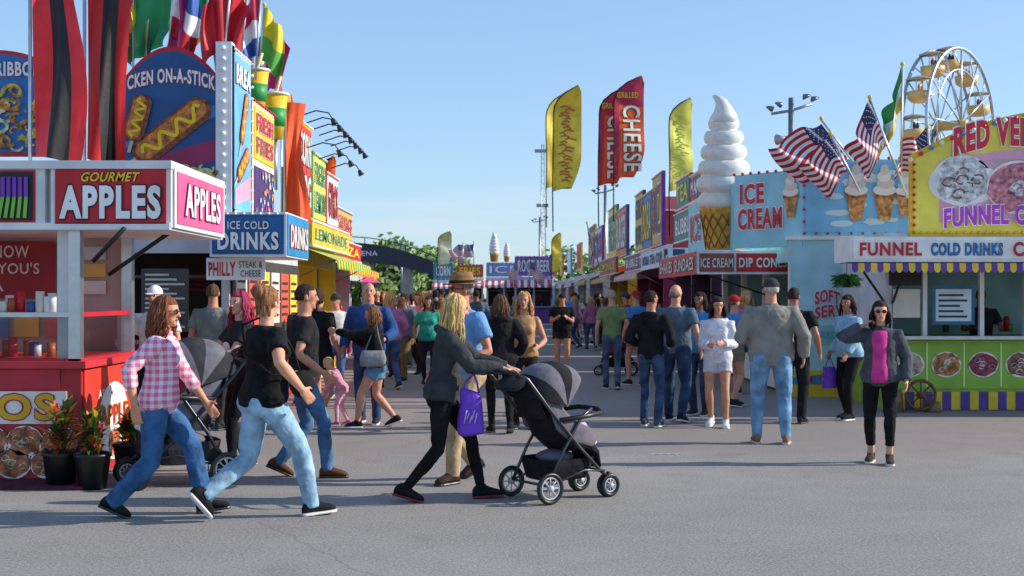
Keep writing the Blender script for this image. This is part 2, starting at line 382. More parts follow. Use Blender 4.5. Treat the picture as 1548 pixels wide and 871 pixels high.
def plasticbag(hand,drop=.42,c='6a2fb5'):
    def f(i):
        m=i['g'].part('carrier_bag',0); p=i['hd'][hand][0].copy(); k=M(c,'vinyl'); 
        top=p+V((0,0,-.14))
        m.tube([p,p+V((0,.05,-.08)),top+V((0,.07,0))],.007,k,5); m.tube([p,p+V((0,-.05,-.08)),top+V((0,-.07,0))],.007,k,5)
        rs=[]
        for j in range(7):
            t=j/6.; a=.05+.02*math.sin(t*3); b=(.09+.05*t)*(1 if j<6 else .85); rs.append((top+V((.008*math.sin(j*2),.008*math.cos(j*3),-drop*t*.75)),V((a,0,0)),V((0,b,0))))
        m.loft(rs,k,14,False,.7)
    return f
P=lambda px,py:(X(px,3096./(py-448)),3096./(py-448))
st=lambda a,b,pr=25,pf=0:((-.09,a,0,pf if a>b else pr),(.09,b,0,pf if b>a else pr))
# --- foreground people
x,y=P(240,779)
person('woman_in_pink_plaid_shirt',x,y,-88,1.66,True,1.12,4,((-.08,.34,0,-8),(.1,-.33,0,22)),((-.26,.30,.86),(.27,-.12,.88)),('long',plaid(),1),('widejeans','35608f'),'1c1c1c','333333','c98a6a',('curly','6a3c24'),0,2,.008,extra=[glasses])
x,y=P(398,784)
person('woman_in_black_tshirt',x,y,-54,1.74,True,1.2,3,((-.1,-.42,.03,48),(.1,.34,0,-4)),((-.24,.30,1.0),(.36,.12,.96,(1,-.8,-.3))),('tee','111114'),('jeans','8fb2cb'),'1a1a1c','e8e8e8','d09676',('bun','7a5236'),25,0,.008,
 extra=[bag_at((.24,.19,.98),(.05,.1,.1),'1a1714',[(.24,.17,1.07),(.2,.15,1.2),(.02,.14,1.36),(-.12,.02,1.45),(-.1,-.12,1.4),(.05,-.16,1.2),(.23,-.04,1.05),(.24,.1,1.05)],'crossbody_bag',True)])
x,y=P(456,722)
person('man_in_black_shirt',x,y,-75,1.74,False,1.05,3,st(-.2,.22),(None,(.27,.15,.95)),('tee','202024'),('jeans','4a6f96'),'5a3a22','2a1a10','b97f60',('short','2a1a12'),0,0,.01)
x,y=P(668,756)
person('woman_pushing_stroller',x,y,-90,1.68,True,1.0,9,((-.09,.32,0,-3),(.09,-.30,0,14)),((-.12,.53,1.08,(-.4,-.3,-1),(0,0,-1)),(.12,.49,1.08,(.5,-.3,-1),(0,0,-1))),('hoodie','3a3d40'),('leggings','0e0e10'),'18181a','7a1a22','d09a7c',('long','c79a62'),20,0,.008,curl=1.0,
 extra=[])
x,y=P(702,727)
person('man_in_brim_hat',x,y,-50+180,1.80,False,1.12,2,st(.2,-.18),((-.26,.22,1.0),(.28,.1,.92)),('tee','6f9fd0'),('pants','b7a07c'),'3a2a22','222222','c07a5c',('short','777067'),-20,0,.01,extra=[glasses,brimhat])
x,y=P(1331,700)
person('woman_talking_on_phone',x,y,160,1.56,True,1.05,2,((-.1,.1,0,0),(.1,-.05,0,0)),((-.27,.04,.90),(.195,.10,1.47,(1.4,.4,-.6),(-1,0,0))),('jacket','4a4d54'),('capri','101012'),'4a3f38','ddd6cc','d09674',('mid','2a1a14'),10,0,.008,curl=.9,inner='d83f8e',
 extra=[glasses,lambda i:(i['g'].part('mobile_phone').ell(i['hd'][1][0]+V((-.01,0,0)),(.010,.04,.078),M('111111','plastic'),8,6))])
x,y=P(1166,671)
person('man_in_grey_jacket',x,y,-8,1.80,False,1.26,2,((-.15,.02,0,0),(.15,-.02,0,0)),((-.24,.24,1.1),(.34,.05,.93)),('jacket','8c8880'),('jeans','6f97b8'),'8a6a4c','cfc6b8','c38a70',('short','a39c94'),20,0,.009,extra=[cap('3a3c40')])
x,y=P(1200,640)
person('man_in_black_shirt',x,y,-25,1.72,False,1.1,0,None,((-.3,.05,.9),(.32,.05,.92)),('tee','131316'),('pants','16181c'),'222222','444444','a86d50',('short','1a120e'),0,0,.012)
x,y=P(1085,645)
person('woman_in_white_hoodie',x,y,165,1.60,True,1.0,3,((-.12,.12,0,0),(.1,-.1,0,10)),((-.1,.22,1.12),(.1,.24,1.1)),('hoodie','dcdce4'),('shorts','c9c9d0'),'e6e6e6','f0f0f0','bd8466',('mid','2a1c16'),20,5,.011)
x,y=P(1021,638)
person('man_in_grey_tshirt',x,y,-25,1.76,False,1.15,0,((-.13,.12,0,0),(.12,-.14,0,10)),((-.2,.28,1.1),(.31,.05,.92)),('tee','5b6b78'),('jeans','25405f'),'1d1d20','dddddd','c08a70',('bald','6b6058'),-20,0,.011)
x,y=P(984,645)
person('teenager_in_black_hoodie',x,y,-20,1.68,False,.92,0,((-.1,.05,0,0),(.1,-.05,0,0)),((-.2,.15,1.05),(.22,.15,1.05)),('hoodie','17181c'),('jeans','31486a'),'4a4f58','e0e0e0','b07a5c',('short','15100e'),-30,0,.011)
x,y=P(1058,628)
person('woman_in_blue_top',x,y,150,1.66,True,1.2,0,None,((-.2,.25,1.05),(.28,.1,.95)),('sweater','3f86b8'),('jeans','2b3d58'),'333333','dddddd','8a5a42',('mid','1a120e'),0,0,.013)
person('woman_in_light_blue_sweater',X(1284,16.6),16.6,118,1.62,True,1.15,3,((-.1,.08,0,0),(.1,-.06,0,0)),((-.3,.3,.95),(.25,.1,.95)),('sweater','8fb4cc'),('leggings','16161a'),'222222','cccccc','a86f54',('mid','1e1410'),15,0,.012,extra=[plasticbag(1,.4)])
x,y=P(757,655)
person('woman_in_black_jacket',x,y,10,1.62,True,1.1,2,((-.1,.08,0,0),(.1,-.12,0,15)),((-.15,.25,1.1),(.25,.1,1.0)),('hoodie','16161a'),('leggings','141417'),'2a2a2a','555555','b98468',('mid','5a3d28'),0,0,.011)
x,y=P(792,648)
person('woman_in_tan_top',x,y,175,1.66,True,1.0,0,None,((-.2,.2,1.05),(.24,.1,.95)),('tank','b88a60'),('leggings','2a211e'),'333333','777777','b98468',('wavy','a77c4e'),0,0,.012)
x,y=P(558,640)
person('man_in_blue_jacket',x,y,172,1.78,False,1.1,0,((-.12,.1,0,0),(.12,-.1,0,0)),((-.25,.22,1.05),(.3,.08,.95)),('jacket','2e4f86'),('jeans','2c4468'),'333333','eeeeee','c98c72',('bald',''),15,0,.011)
x,y=P(570,646)
person('woman_in_black_top_pointing',x,y,88,1.52,True,1.12,5,((-.12,.26,0,0),(.12,-.24,0,20)),((-.12,.55,1.35,(-1,0,-.6)),(.12,.42,1.30,(.6,0,-1))),('long','141418'),('shorts','5f86ab'),'1c1c20','e8e8e8','c08a6e',('mid','7a5238'),0,4,.011,
 extra=[bag_at((-.27,.02,.98),(.05,.17,.11),'8a8c8c',[(-.27,.13,1.08),(-.22,.05,1.3),(-.17,-.02,1.46),(-.23,-.05,1.3),(-.27,-.12,1.08)],'tote_bag')])
x,y=P(518,643)
person('toddler_girl_in_pink',x,y,85,.86,True,1.1,28,((-.1,.12,0,0),(.1,-.12,0,10)),((-.12,.48,.78),(.14,.42,.72)),('long','d890a8'),('leggings','e0a8bb'),'c0627e','eeeeee','d8a88e',('short','c8a070'),0,8,.013,child=True)
x,y=P(482,640)
person('woman_in_black_shorts',x,y,-20,1.70,True,1.0,0,st(.12,-.1,12),((-.2,.2,1.0),(.25,.05,.95)),('tee','1a1a1e'),('shorts','17171b'),'c8c8cc','eeeeee','c08a70',('pony','3a2418'),0,0,.012)
person('woman_with_pink_hair',X(366,11.7),11.7,125,1.66,True,1.05,2,st(.14,-.1,12),((-.16,.42,1.06,(-.6,-.3,-1),(0,0,-1)),(.16,.42,1.06,(.6,-.3,-1),(0,0,-1))),('tee','2a2a2e'),('leggings','1b1b1e'),'222222','888888','cf9a82',('wavy','8a2a44'),20,0,.01,curl=.95,extra=[lambda i:(i['g'].part('shirt_print').ell(i['TM']@V((0,.155,.27)),(.09,.02,.06),M('dedede','cloth'),16,8))])
x,y=P(322,650)
person('man_in_grey_tshirt',x,y,-12,1.76,False,1.1,0,None,((-.2,.25,1.1),(.3,.05,.93)),('tee','7c7e7a'),('pants','3b3a36'),'333333','555555','b98062',('short','4a3522'),10,0,.011)
# ---------- strollers ----------
def stroller(name,x,y,rz,c1='1d1b22',c2='6f6a74',frm='55565a',s=1,baby=True):
    g=Grp(name,(x,y,0),rz,s); f=g.part('frame'); fm=M(frm,'metal'); bk=M('1a1a1c','plastic'); cl=M(c1,'cloth'); c2m=M(c2,'cloth')
    w=g.part('wheels')
    def wheel(cx,cy,r):
        w.torus((cx,cy,r),(0,1,0),r-.018,.018,bk,28,8); w.torus((cx,cy,r),(0,1,0),r-.042,.008,M('b8babd','plastic'),24,6)
        w.tube([(cx,cy-.022,r),(cx,cy+.022,r)],.024,M('b8babd','plastic'),12)
        for k in range(8):
            a=k*pi/4; w.tube([(cx,cy,r),(cx+(r-.04)*math.cos(a),cy,r+(r-.04)*math.sin(a))],.006,M('b8babd','plastic'),5)
    for s_ in (-1,1):
        wheel(-.30,s_*.26,.125)
        for q in (-.022,.022): wheel(.33,s_*.19+q,.095)
        yy=s_*.24
        f.tube([(-.56,yy*.92,1.0),(-.50,yy,.97),(-.30,yy,.74),(0,yy,.42),(.22,yy*.95,.22),(.32,s_*.19,.16)],.014,fm,8)
        f.tube([(-.30,yy,.14),(-.16,yy,.40),(.02,yy,.66),(.12,yy,.72)],.013,fm,8)
        f.tube([(-.30,yy,.14),(.05,yy,.24),(.25,yy,.22)],.010,fm,8)
        f.tube([(.33,s_*.19,.10),(.33,s_*.19,.2)],.018,bk,8)
        f.tube([(-.2,yy,.64),(.05,yy,.66),(.22,yy,.68)],.02,bk,8)
    f.tube([(-.56,-.22,1.0),(-.59,-.12,1.02),(-.60,0,1.025),(-.59,.12,1.02),(-.56,.22,1.0)],.018,bk,8)
    f.tube([(-.30,-.26,.14),(-.30,.26,.14)],.011,fm,8); f.tube([(.24,-.22,.22),(.24,.22,.22)],.01,fm,8)
    f.tube([(.22,-.24,.68),(.27,-.12,.70),(.28,0,.70),(.27,.12,.70),(.22,.24,.68)],.02,cl,8)
    st_=g.part('seat'); 
    st_.loft([((-.30,0,.88),(.015,0,.01),(0,.17,0)),((-.22,0,.70),(.03,0,.02),(0,.2,0)),((-.12,0,.52),(.05,0,.03),(0,.21,0)),((.0,0,.44),(.04,0,.06),(0,.21,0)),((.16,0,.42),(.02,0,.05),(0,.20,0)),((.24,0,.36),(.02,0,.02),(0,.18,0)),((.28,0,.24),(.015,0,.01),(0,.16,0))],cl,16,True,.6)
    for s_ in (-1,1): st_.loft([((-.28,s_*.2,.84),(.03,0,0),(0,.012,.0)),((-.12,s_*.215,.6),(.09,0,.03),(0,.014,0)),((.02,s_*.215,.52),(.1,0,.05),(0,.014,0)),((.18,s_*.2,.44),(.02,0,.03),(0,.012,0))],c2m,10)
    st_.loft([((-.36,0,.96),(.01,0,.01),(0,.1,0)),((-.33,0,.8),(.015,0,0),(0,.17,0)),((-.28,0,.64),(.01,0,0),(0,.19,0))],cl,12,True,.6)
    cn=g.part('canopy'); 
    for j,(a0,a1,mm) in enumerate(((165,132,cl),(132,100,c2m),(100,72,cl),(72,48,c2m))):
        vs=[];fs=[];n=14
        for k in range(5):
            a=rad(a0+(a1-a0)*k/4)
            for i in range(n+1):
                b=pi*i/n; puff=1+.03*math.sin(pi*k/4); sb=max(0,math.sin(b))
                vs.append((-.12+.34*math.cos(a)*sb**.6*puff,.245*math.cos(b),.74+.34*math.sin(a)*sb**.5*puff))
        for k in range(4):
            for i in range(n): fs.append((k*(n+1)+i,k*(n+1)+i+1,(k+1)*(n+1)+i+1,(k+1)*(n+1)+i))
        cn.add(vs,fs,mm,True)
    bs=g.part('basket')
    bs.loft([((-.05,0,.16),(.20,0,0),(0,.16,0)),((-.05,0,.17),(.22,0,0),(0,.18,0)),((-.04,0,.28),(.25,0,0),(0,.22,0)),((-.04,0,.33),(.26,0,0),(0,.225,0)),((-.04,0,.325),(.245,0,0),(0,.21,0)),((-.05,0,.19),(.2,0,0),(0,.17,0))],cl,16,False,.5)
    bs.ell((-.05,.02,.33),(.16,.14,.06),c2m,10,6)
    tr=g.part('tray'); tr.loft([((-.50,0,.90),(.05,0,.03),(0,.17,0)),((-.50,0,.93),(.06,0,.035),(0,.18,0))],bk,14,False,.6)
    if baby:
        b=g.part('baby'); sk=M('dba98f','skin'); pk=M('c9b3d6','cloth')
        b.tube([(-.12,0,.60),(-.02,0,.56),(.08,.0,.53)],[.07,.085,.07],pk,12); b.ell((-.15,0,.73),(.075,.068,.08),sk,14,10); b.ell((-.165,0,.745),(.075,.07,.078),M('8a6a4a','hair'),12,8)
        for s_ in (-1,1):
            b.tube([(.04,s_*.05,.54),(.17,s_*.07,.56),(.25,s_*.07,.44)],[.045,.038,.028],pk,8); b.tube([(.25,s_*.07,.45),(.29,s_*.07,.42)],[.028,.02],M('ffffff','cloth'),8)
            b.tube([(-.1,s_*.08,.66),(-.02,s_*.12,.6),(.06,s_*.07,.63)],[.032,.026,.02],sk,8); b.ell((.075,s_*.065,.635),(.022,.018,.018),sk,8,6)
        b.ell((-.077,0,.715),(.012,.012,.012),sk,6,5)
        for s_ in (-1,1): b.ell((-.083,s_*.025,.735),(.006,.008,.006),M('2a1c12','skin'),6,4)
    return g.done()
stroller('baby_stroller',.39,10.19,35)
g=Grp('carrier_bag',(X(712,9.95),9.95,0),0)
m=g.part('bag'); k=M('6f35c4','vinyl')
m.loft([((.01,0,.52),(.085,0,.012),(0,.04,0)),((.0,0,.54),(.105,0,.01),(0,.06,0)),((-.005,.01,.66),(.10,0,.01),(0,.07,0)),((.0,0,.78),(.085,0,.015),(0,.055,0)),((-.01,0,.86),(.075,0,-.01),(0,.03,0)),((-.01,0,.875),(.06,0,-.02),(0,.01,0))],k,18,False,.75)
for s in (-1,1): m.tube([(s*.06,0,.85),(s*.05,.0,.92),(.02,.0,1.0),(.03,0,1.05)],.009,k,6)
for i in range(5): m.tube([(-.05+.02*i,-.068,.62+.03*(i%2)),(-.03+.02*i,-.071,.72-.02*(i%3))],.005,M('cdbcf0','vinyl'),5)
g.done()
stroller('baby_stroller',X(268,10.9),10.9,208,'34343a','6a6a72','44444a',1.15)
stroller('baby_stroller',X(932,26),26,170,'1c1c20','7a3a52','333333',1.05)
# ---------- ground ----------
def groundmat():
    m=bpy.data.materials.new('worn_asphalt'); m.use_nodes=True; nt=m.node_tree; N=nt.nodes; L=nt.links; b=N['Principled BSDF']; b.inputs['Roughness'].default_value=.92; b.inputs['Specular IOR Level'].default_value=.2
    tc=N.new('ShaderNodeTexCoord')
    def nz(s,d=5,src=None):
        n=N.new('ShaderNodeTexNoise'); n.inputs['Scale'].default_value=s; n.inputs['Detail'].default_value=d; L.new(src or tc.outputs['Object'],n.inputs[0]); return n
    def mr(src,a,b_,c,d):
        r=N.new('ShaderNodeMapRange'); L.new(src,r.inputs[0]); 
        for i,v in enumerate((a,b_,c,d)): r.inputs[i+1].default_value=v
        return r.outputs[0]
    def mix(f,a,bb,mode='MIX'):
        x=N.new('ShaderNodeMix'); x.data_type='RGBA'; x.blend_type=mode
        if hasattr(f,'links'): L.new(f,x.inputs[0])
        else: x.inputs[0].default_value=f
        for i,c in ((6,a),(7,bb)):
            if hasattr(c,'links'): L.new(c,x.inputs[i])
            else: x.inputs[i].default_value=(*c,1)
        return x.outputs[2]
    big=nz(.25,6); mid=nz(2.2,6); sp=nz(42,4); sp2=nz(120,2)
    c=mix(mr(big.outputs[0],.38,.62,0,1),(.265,.245,.225),(.345,.32,.29))
    c=mix(mr(mid.outputs[0],.4,.65,0,.6),c,(.225,.21,.195))
    c=mix(mr(sp.outputs[0],.35,.7,0,.8),c,(.44,.41,.375)); c=mix(mr(sp2.outputs[0],.50,.68,0,.85),c,(.10,.095,.09))
    w=nz(.8,4); ad=N.new('ShaderNodeVectorMath'); ad.operation='MULTIPLY_ADD'; L.new(w.outputs['Color'],ad.inputs[0]); ad.inputs[1].default_value=(1.2,1.2,0); L.new(tc.outputs['Object'],ad.inputs[2])
    vo=N.new('ShaderNodeTexVoronoi'); vo.feature='DISTANCE_TO_EDGE'; vo.inputs['Scale'].default_value=.12; L.new(ad.outputs[0],vo.inputs[0])
    ck=mr(vo.outputs['Distance'],.0004,.0018,.4,0); c=mix(ck,c,(.12,.115,.11))
    st=nz(1.1,3); c=mix(mr(st.outputs[0],.64,.74,0,.4),c,(.15,.14,.13))
    sp_=N.new('ShaderNodeSeparateXYZ'); L.new(ad.outputs[0],sp_.inputs[0]); c=mix(mr(sp_.outputs['Y'],13.2,13.9,0,.45),c,(.27,.215,.19))
    L.new(c,b.inputs['Base Color']); bp=N.new('ShaderNodeBump'); bp.inputs['Strength'].default_value=.5; bp.inputs['Distance'].default_value=.008; L.new(sp.outputs[0],bp.inputs['Height']); L.new(bp.outputs[0],b.inputs['Normal'])
    return m
me=bpy.data.meshes.new('asphalt_ground'); me.from_pydata([(-400,-60,0),(400,-60,0),(400,900,0),(-400,900,0)],[],[(0,1,2,3)]); me.materials.append(groundmat()); ob=bpy.data.objects.new('asphalt_ground',me); col.objects.link(ob)
g=Grp('painted_utility_mark',(X(1005,12.95),12.95,.004)); m=g.part('paint')
for i in range(4): m.stroke([(-.14+.08*i,-.05),(-.10+.08*i,.06),(-.06+.08*i,-.04)],.022,.0,M('a9c8e8'))
g.done()
# ---------- helpers: food pictures, boards ----------
WH=M('e8e8e6'); RED=M('c8182a'); BLU=M('1d5fae'); YEL=M('f2c521'); BLK=M('151515'); BULB=M('f4f0e0','plastic')
def corndog(m,x,y,L,w,ang,z):
    T=m.T.copy(); m.T=T@Matrix.Translation((x,y,z))@Matrix.Rotation(rad(ang),4,'Z')
    m.stroke([(-L*.75,0),(-L*.3,0)],w*.16,0,M('d9b98a')); 
    n=24; m.poly([( (L*.5-w/2)*(1 if math.cos(2*pi*i/n)>0 else -1)+w/2*math.cos(2*pi*i/n), w/2*math.sin(2*pi*i/n)) for i in range(n)],.003,M('8a4312','food'))
    m.poly([( (L*.46-w*.4)*(1 if math.cos(2*pi*i/n)>0 else -1)+w*.4*math.cos(2*pi*i/n), w*.05+w*.36*math.sin(2*pi*i/n)) for i in range(n)],.006,M('c8752a','food'))
    m.stroke([(-L*.4+L*.8*i/60.,w*.22*math.sin(i*.36)) for i in range(61)],w*.13,.009,M('f6cf1c')); m.T=T
def cake(m,x,y,r,z,c='b3763c',c2='f0e6da',sd=1):
    m.disc(x,y,z,r*1.05,r*.9,M('efe9e2'),24); m.disc(x,y,z+.003,r,r*.82,M(c,'food'),22,.35,sd)
    rr=random.Random(sd)
    for i in range(16):
        a=rr.uniform(0,6.28);q=rr.uniform(0,.65)*r; p=[(x+q*math.cos(a)+r*.2*math.cos(t)*(1+.3*math.sin(2*t)),y+q*.8*math.sin(a)+r*.16*math.sin(t)) for t in [k*.7 for k in range(9)]]
        m.stroke(p,r*.06,z+.006+.0006*i,M((c,c2)[i%3==0],'food'))
def fries(m,x0,y0,x1,y1,z,sd,cols=('e8a92a','f2c84b','c77f1e','f6e3a0')):
    rr=random.Random(sd)
    for i in range(70):
        x=rr.uniform(x0,x1);y=rr.uniform(y0,y1);r=rr.uniform(.05,.10)*(x1-x0); a0=rr.uniform(0,6)
        m.stroke([(x+r*math.cos(a0+t*.6),y+r*.7*math.sin(a0+t*.6)) for t in range(7)],r*.4,z+.0006*i,M(cols[i%4],'food'))
def clouds(m,x0,y0,x1,y1,z,sd):
    rr=random.Random(sd)
    for i in range(14):
        x=rr.uniform(x0+.15,x1-.25);y=rr.uniform(y0+.08,y1-.12); m.disc(x,y,z+.0006*i,rr.uniform(.08,.2),rr.uniform(.03,.07),M('c9e2ec'),14,.5,i)
def cone_pic(m,x,y,s,z):
    m.poly([(x-.22*s,y),(x+.22*s,y),(x+.12*s,y-.55*s),(x-.12*s,y-.55*s)],z,M('c98a45','food')); m.stroke([(x-.24*s,y),(x+.24*s,y)],.1*s,z+.003,M('a96a2c','food'))
    for k in range(4): m.disc(x+.02*s*math.sin(k*2),y+.12*s+.15*s*k,z+.004+.001*k,(.26-.055*k)*s,.12*s,M(('efe8dc','d8cdbd')[k%2]),16)
# ---------- generic concession stand ----------
def awning(m,x0,x1,y0,y1,z0,z1,ca,cb,st=.18,fr=.16):
    n=max(2,int(round((x1-x0)/st))); 
    for i in range(n):
        a=x0+(x1-x0)*i/n; b=x0+(x1-x0)*(i+1)/n; mm=(ca,cb)[i%2]
        m.add([(a,y0,z0),(b,y0,z0),(b,y1,z1),(a,y1,z1)],[(0,3,2,1)],mm); k=(a+b)/2
        m.add([(a,y1,z1),(b,y1,z1),(b,y1-fr*.7,z1+.01),(k+(b-k)*.5,y1-fr*.95,z1+.01),(k,y1-fr,z1+.01),(a+(k-a)*.5,y1-fr*.95,z1+.01),(a,y1-fr*.7,z1+.01)],[(0,6,5,4,3,2,1)],mm)
def stand(name,o,a,W,D,Hb,body,skirt,aw=('c8182a','f0f0f0'),sign=None,top=None,interior='5a4c48',nwin=2,awz=.75,seed=1):
    g=Grp(name); F=frame(o,a); w=g.part('walls'); w.T=F; B=M(body); S=M(skirt); I=M(interior)
    rr=random.Random(seed)
    w.box((0,0,-D),(W,1.0,0),S); w.box((0,1.0,-D),(.10,Hb,0),B); w.box((W-.10,1.0,-D),(W,Hb,0),B); w.box((.1,2.15,-.08),(W-.1,Hb,0),B); w.box((.1,1.0,-D),(W-.1,Hb,-D+.06),I)
    w.box((-.03,Hb,-D-.03),(W+.03,Hb+.07,.03),B)
    w.rect(0,.02,W,.10,.012,M('cfcfcf')); 
    for i in range(1,nwin): w.box((W*i/nwin-.05,1.0,-.08),(W*i/nwin+.05,2.15,0),B)
    c=g.part('counter'); c.T=F; c.box((.02,1.0,-.3),(W-.02,1.045,.22),M('b9bcc0','metal'))
    c.box((.15,1.9,-D+.07),(W-.15,1.95,-D+.35),M('999999','metal'))
    for i in range(int(W*3.2)):
        x=rr.uniform(.25,W-.25); hh=rr.uniform(.12,.34); zz=rr.choice((-D+.2,-D*.6,-.2)); cc=M(rr.choice(('d8d8d8','c8182a','e8b020','3a7ab8','f0f0f0','d87a30','555555','5aa050')),'plastic')
        c.tube([(x,1.05,zz),(x,1.05+hh*.8,zz),(x,1.05+hh,zz)],[.05,.055,.03],cc,8)
    for i in range(int(W*1.4)):
        x=.2+rr.uniform(0,W-.8); cc=M(rr.choice(('e9e4d4','f2d24a','e4604a','5ab0d0','efefef'))); y=rr.uniform(1.35,1.8); c.rect(x,y,x+.42,y+.32,-D+.10+.003*i,cc)
        for k in range(3): c.rect(x+.05,y+.06+.08*k,x+.34,y+.085+.08*k,-D+.106+.003*i,M('40302c'),.003)
    if aw:
        m=g.part('awning'); m.T=F; awning(m,-.05,W+.05,2.5,2.22,.02,awz,M(aw[0],'vinyl'),M(aw[1],'vinyl'))
        for x in (.1,W-.1): m.tube([(x,1.9,.01),(x,2.24,awz-.02)],.012,M('999999','metal'),6)
    if sign:
        m=g.part('header_sign'); m.T=F
        for (t,x0,y0,x1,y1,z,bg,fg,ol) in sign:
            m.box((x0,y0,z-.08),(x1,y1,z),M(bg)); m.box((x0-.03,y0-.03,z-.082),(x1+.03,y0,z+.02),WH); m.box((x0-.03,y1,z-.082),(x1+.03,y1+.03,z+.02),WH)
            h=(y1-y0)
            if t: m.text2(t,x0+(x1-x0)*.07,y0+h*.22,x1-(x1-x0)*.07,y1-h*.22,z+.006,M(fg),M(ol),.02)
    if top: top(g,F,W)
    return g
# ---------- LEFT 1: candy apple stand ----------
al=M('c9cbcd','metal')
g=Grp('candy_apple_stand'); b=g.part('base'); b.box((-8.5,11.05,0),(-3.72,12.7,1.06),M('b3202a')); b.box((-8.5,10.98,.98),(-3.66,12.74,1.04),M('d03038'))
b.box((-8.6,10.55,0),(-3.5,11.04,.03),M('5a2436','cloth'))
f=g.part('front_graphics'); f.T=frame((-8.5,11.05,0),0)
f.rect(3.4,.50,4.66,.78,.015,M('f2eee6')); f.text2('OS',4.06,.53,4.56,.76,.024,M('e8b020'),M('b3202a'),.03)
for i in range(4):
    for j in range(2): cake(f,3.6+.3*i+.1*j,.16+.19*j,.15,.02,'b06a42','e9c6a0',i+5*j)
f.rect(0.2,.80,4.6,.97,.012,M('c8283a'))
s=g.part('side_graphics'); s.T=frame((-3.72,11.05,0),90); s.rect(.05,.1,1.6,.96,.014,M('e23a26')); s.disc(.85,.45,.02,.45,.36,M('f2eee6'),24); s.text('AS AMAZING',.4,.68,1.3,.76,.022,M('f2eee6'),.01); s.text2('APPLE',.45,.42,1.25,.6,.026,M('c8182a'),M('f2c521')); cake(s,.85,.25,.15,.03,'c8642a','f2b05a',9)
w=g.part('posts_and_windows')
for px_ in ((-3.78,11.1),(-3.78,12.6),(-5.3,11.1),(-6.9,11.1)): w.box((px_[0]-.05,px_[1]-.05,1.04),(px_[0]+.05,px_[1]+.05,2.3),al)
w.box((-3.95,11.12,1.04),(-3.83,11.2,2.3),M('e4e4e2'))
w.box((-8.5,11.06,1.42),(-3.83,11.12,1.46),al); w.box((-3.83,11.15,1.42),(-3.77,12.55,1.46),RED)
w.add([(-8.5,11.09,1.06),(-3.83,11.09,1.06),(-3.83,11.09,1.42),(-8.5,11.09,1.42)],[(0,1,2,3)],glassmat()); w.add([(-3.8,11.15,1.06),(-3.8,12.55,1.06),(-3.8,12.55,1.42),(-3.8,11.15,1.42)],[(0,1,2,3)],glassmat())
w.tube([(-3.6,11.0,1.9),(-3.3,10.9,2.18)],.02,BLK,6); w.tube([(-3.75,11.9,1.8),(-3.2,11.9,2.18)],.02,BLK,6)
i_=g.part('interior'); i_.box((-8.5,12.64,1.06),(-3.8,12.7,2.3),M('c0aca0')); i_.T=frame((-8.5,12.62,0),0)
i_.rect(1.6,1.58,4.0,2.14,.02,M('a01a24')); i_.text("YOU KNOW",2.95,1.98,3.75,2.10,.03,M('f2eee6'),.01); i_.text("WHEN YOU'S",2.95,1.82,3.85,1.93,.03,M('f2eee6'),.01); i_.text("MA",3.2,1.65,3.5,1.77,.03,M('f2eee6'),.01)
for k in range(4): i_.rect(3.0+.3*k,1.2,3.24+.3*k,1.52,.02,M(('e8e4da','5a7ab8','e8b83a','d8606a')[k]))
for k in range(3): i_.rect(4.08,1.62+.17*k,4.5,1.75+.17*k,.02,M(('e8e4da','e8c060','d0d8e0')[k]))
i_.T=Matrix.Identity(4); rr=random.Random(3)
for k in range(60):
    x=rr.uniform(-6.2,-4.0); y=rr.choice((11.35,11.6)); z0=1.06 if k%2 else 1.46; hh=rr.uniform(.09,.2); c=M(rr.choice(('e0e0e0','d8d8dc','c8182a','3a4f9a','e8e2d0','b8542a','f0f0f0')),'plastic'); i_.tube([(x,y,z0),(x,y,z0+hh)],.04,c,8)
i_.box((-8.4,11.25,1.43),(-3.9,11.7,1.455),al)
cz0,cz1=2.17,2.74
c=g.part('canopy'); c.box((-8.6,10.95,cz0),(-2.93,12.95,cz0+.06),M('e6e6e4')); c.box((-8.5,11.05,cz0+.06),(-3.0,12.9,cz1-.05),M('d9d9d9')); c.box((-8.6,10.93,cz1-.05),(-2.91,12.97,cz1+.02),M('dedede'))
g.done()
g=Grp('gourmet_apples_sign'); m=g.part('board'); m.T=frame((-3.95,10.98,0),0); m.box((0,cz0+.02,-.05),(1.03,cz1-.02,.02),WH); m.rect(.04,cz0+.05,.99,cz1-.05,.03,RED)
m.text2('GOURMET',.27,cz1-.16,.76,cz1-.08,.04,M('f2d21e'),BLK,.02,shear=.3); m.text2('APPLES',.08,cz0+.09,.95,cz1-.19,.042,M('f4f4f2'),M('3a0a10'),.045)
m.T=frame((-8.6,10.98,0),0); m.box((3.4,cz0+.02,-.05),(4.6,cz1-.02,.02),M('d8d8d6')); m.rect(3.4,cz0+.06,4.52,cz1-.06,.03,M('b01828')); m.text2('CARAMELE',2.9,cz0+.15,4.05,cz1-.15,.04,M('f4f4f2'),BLK,.03)
m.rect(4.12,cz0+.08,4.5,cz1-.08,.036,BLK)
for i in range(6): m.stroke([(4.16+.055*i,cz0+.1),(4.2+.05*i,cz0+.3)],.03,.045,M('7ac040')); m.stroke([(4.2+.05*i,cz0+.28),(4.2+.05*i,cz0+.45)],.035,.05+.001*i,M('7a3ab0'))
m.T=frame((-2.92,10.98,0),90); m.rect(0.03,cz0+.02,1.93,cz1-.02,.02,M('d4d4d4')); m.rect(.1,cz0+.06,1.85,cz1-.06,.03,M('e05a8c')); m.text2('APPLES',.3,cz0+.14,1.65,cz1-.14,.04,M('f4e4ee'),M('8a1a5a'),.03)
g.done()
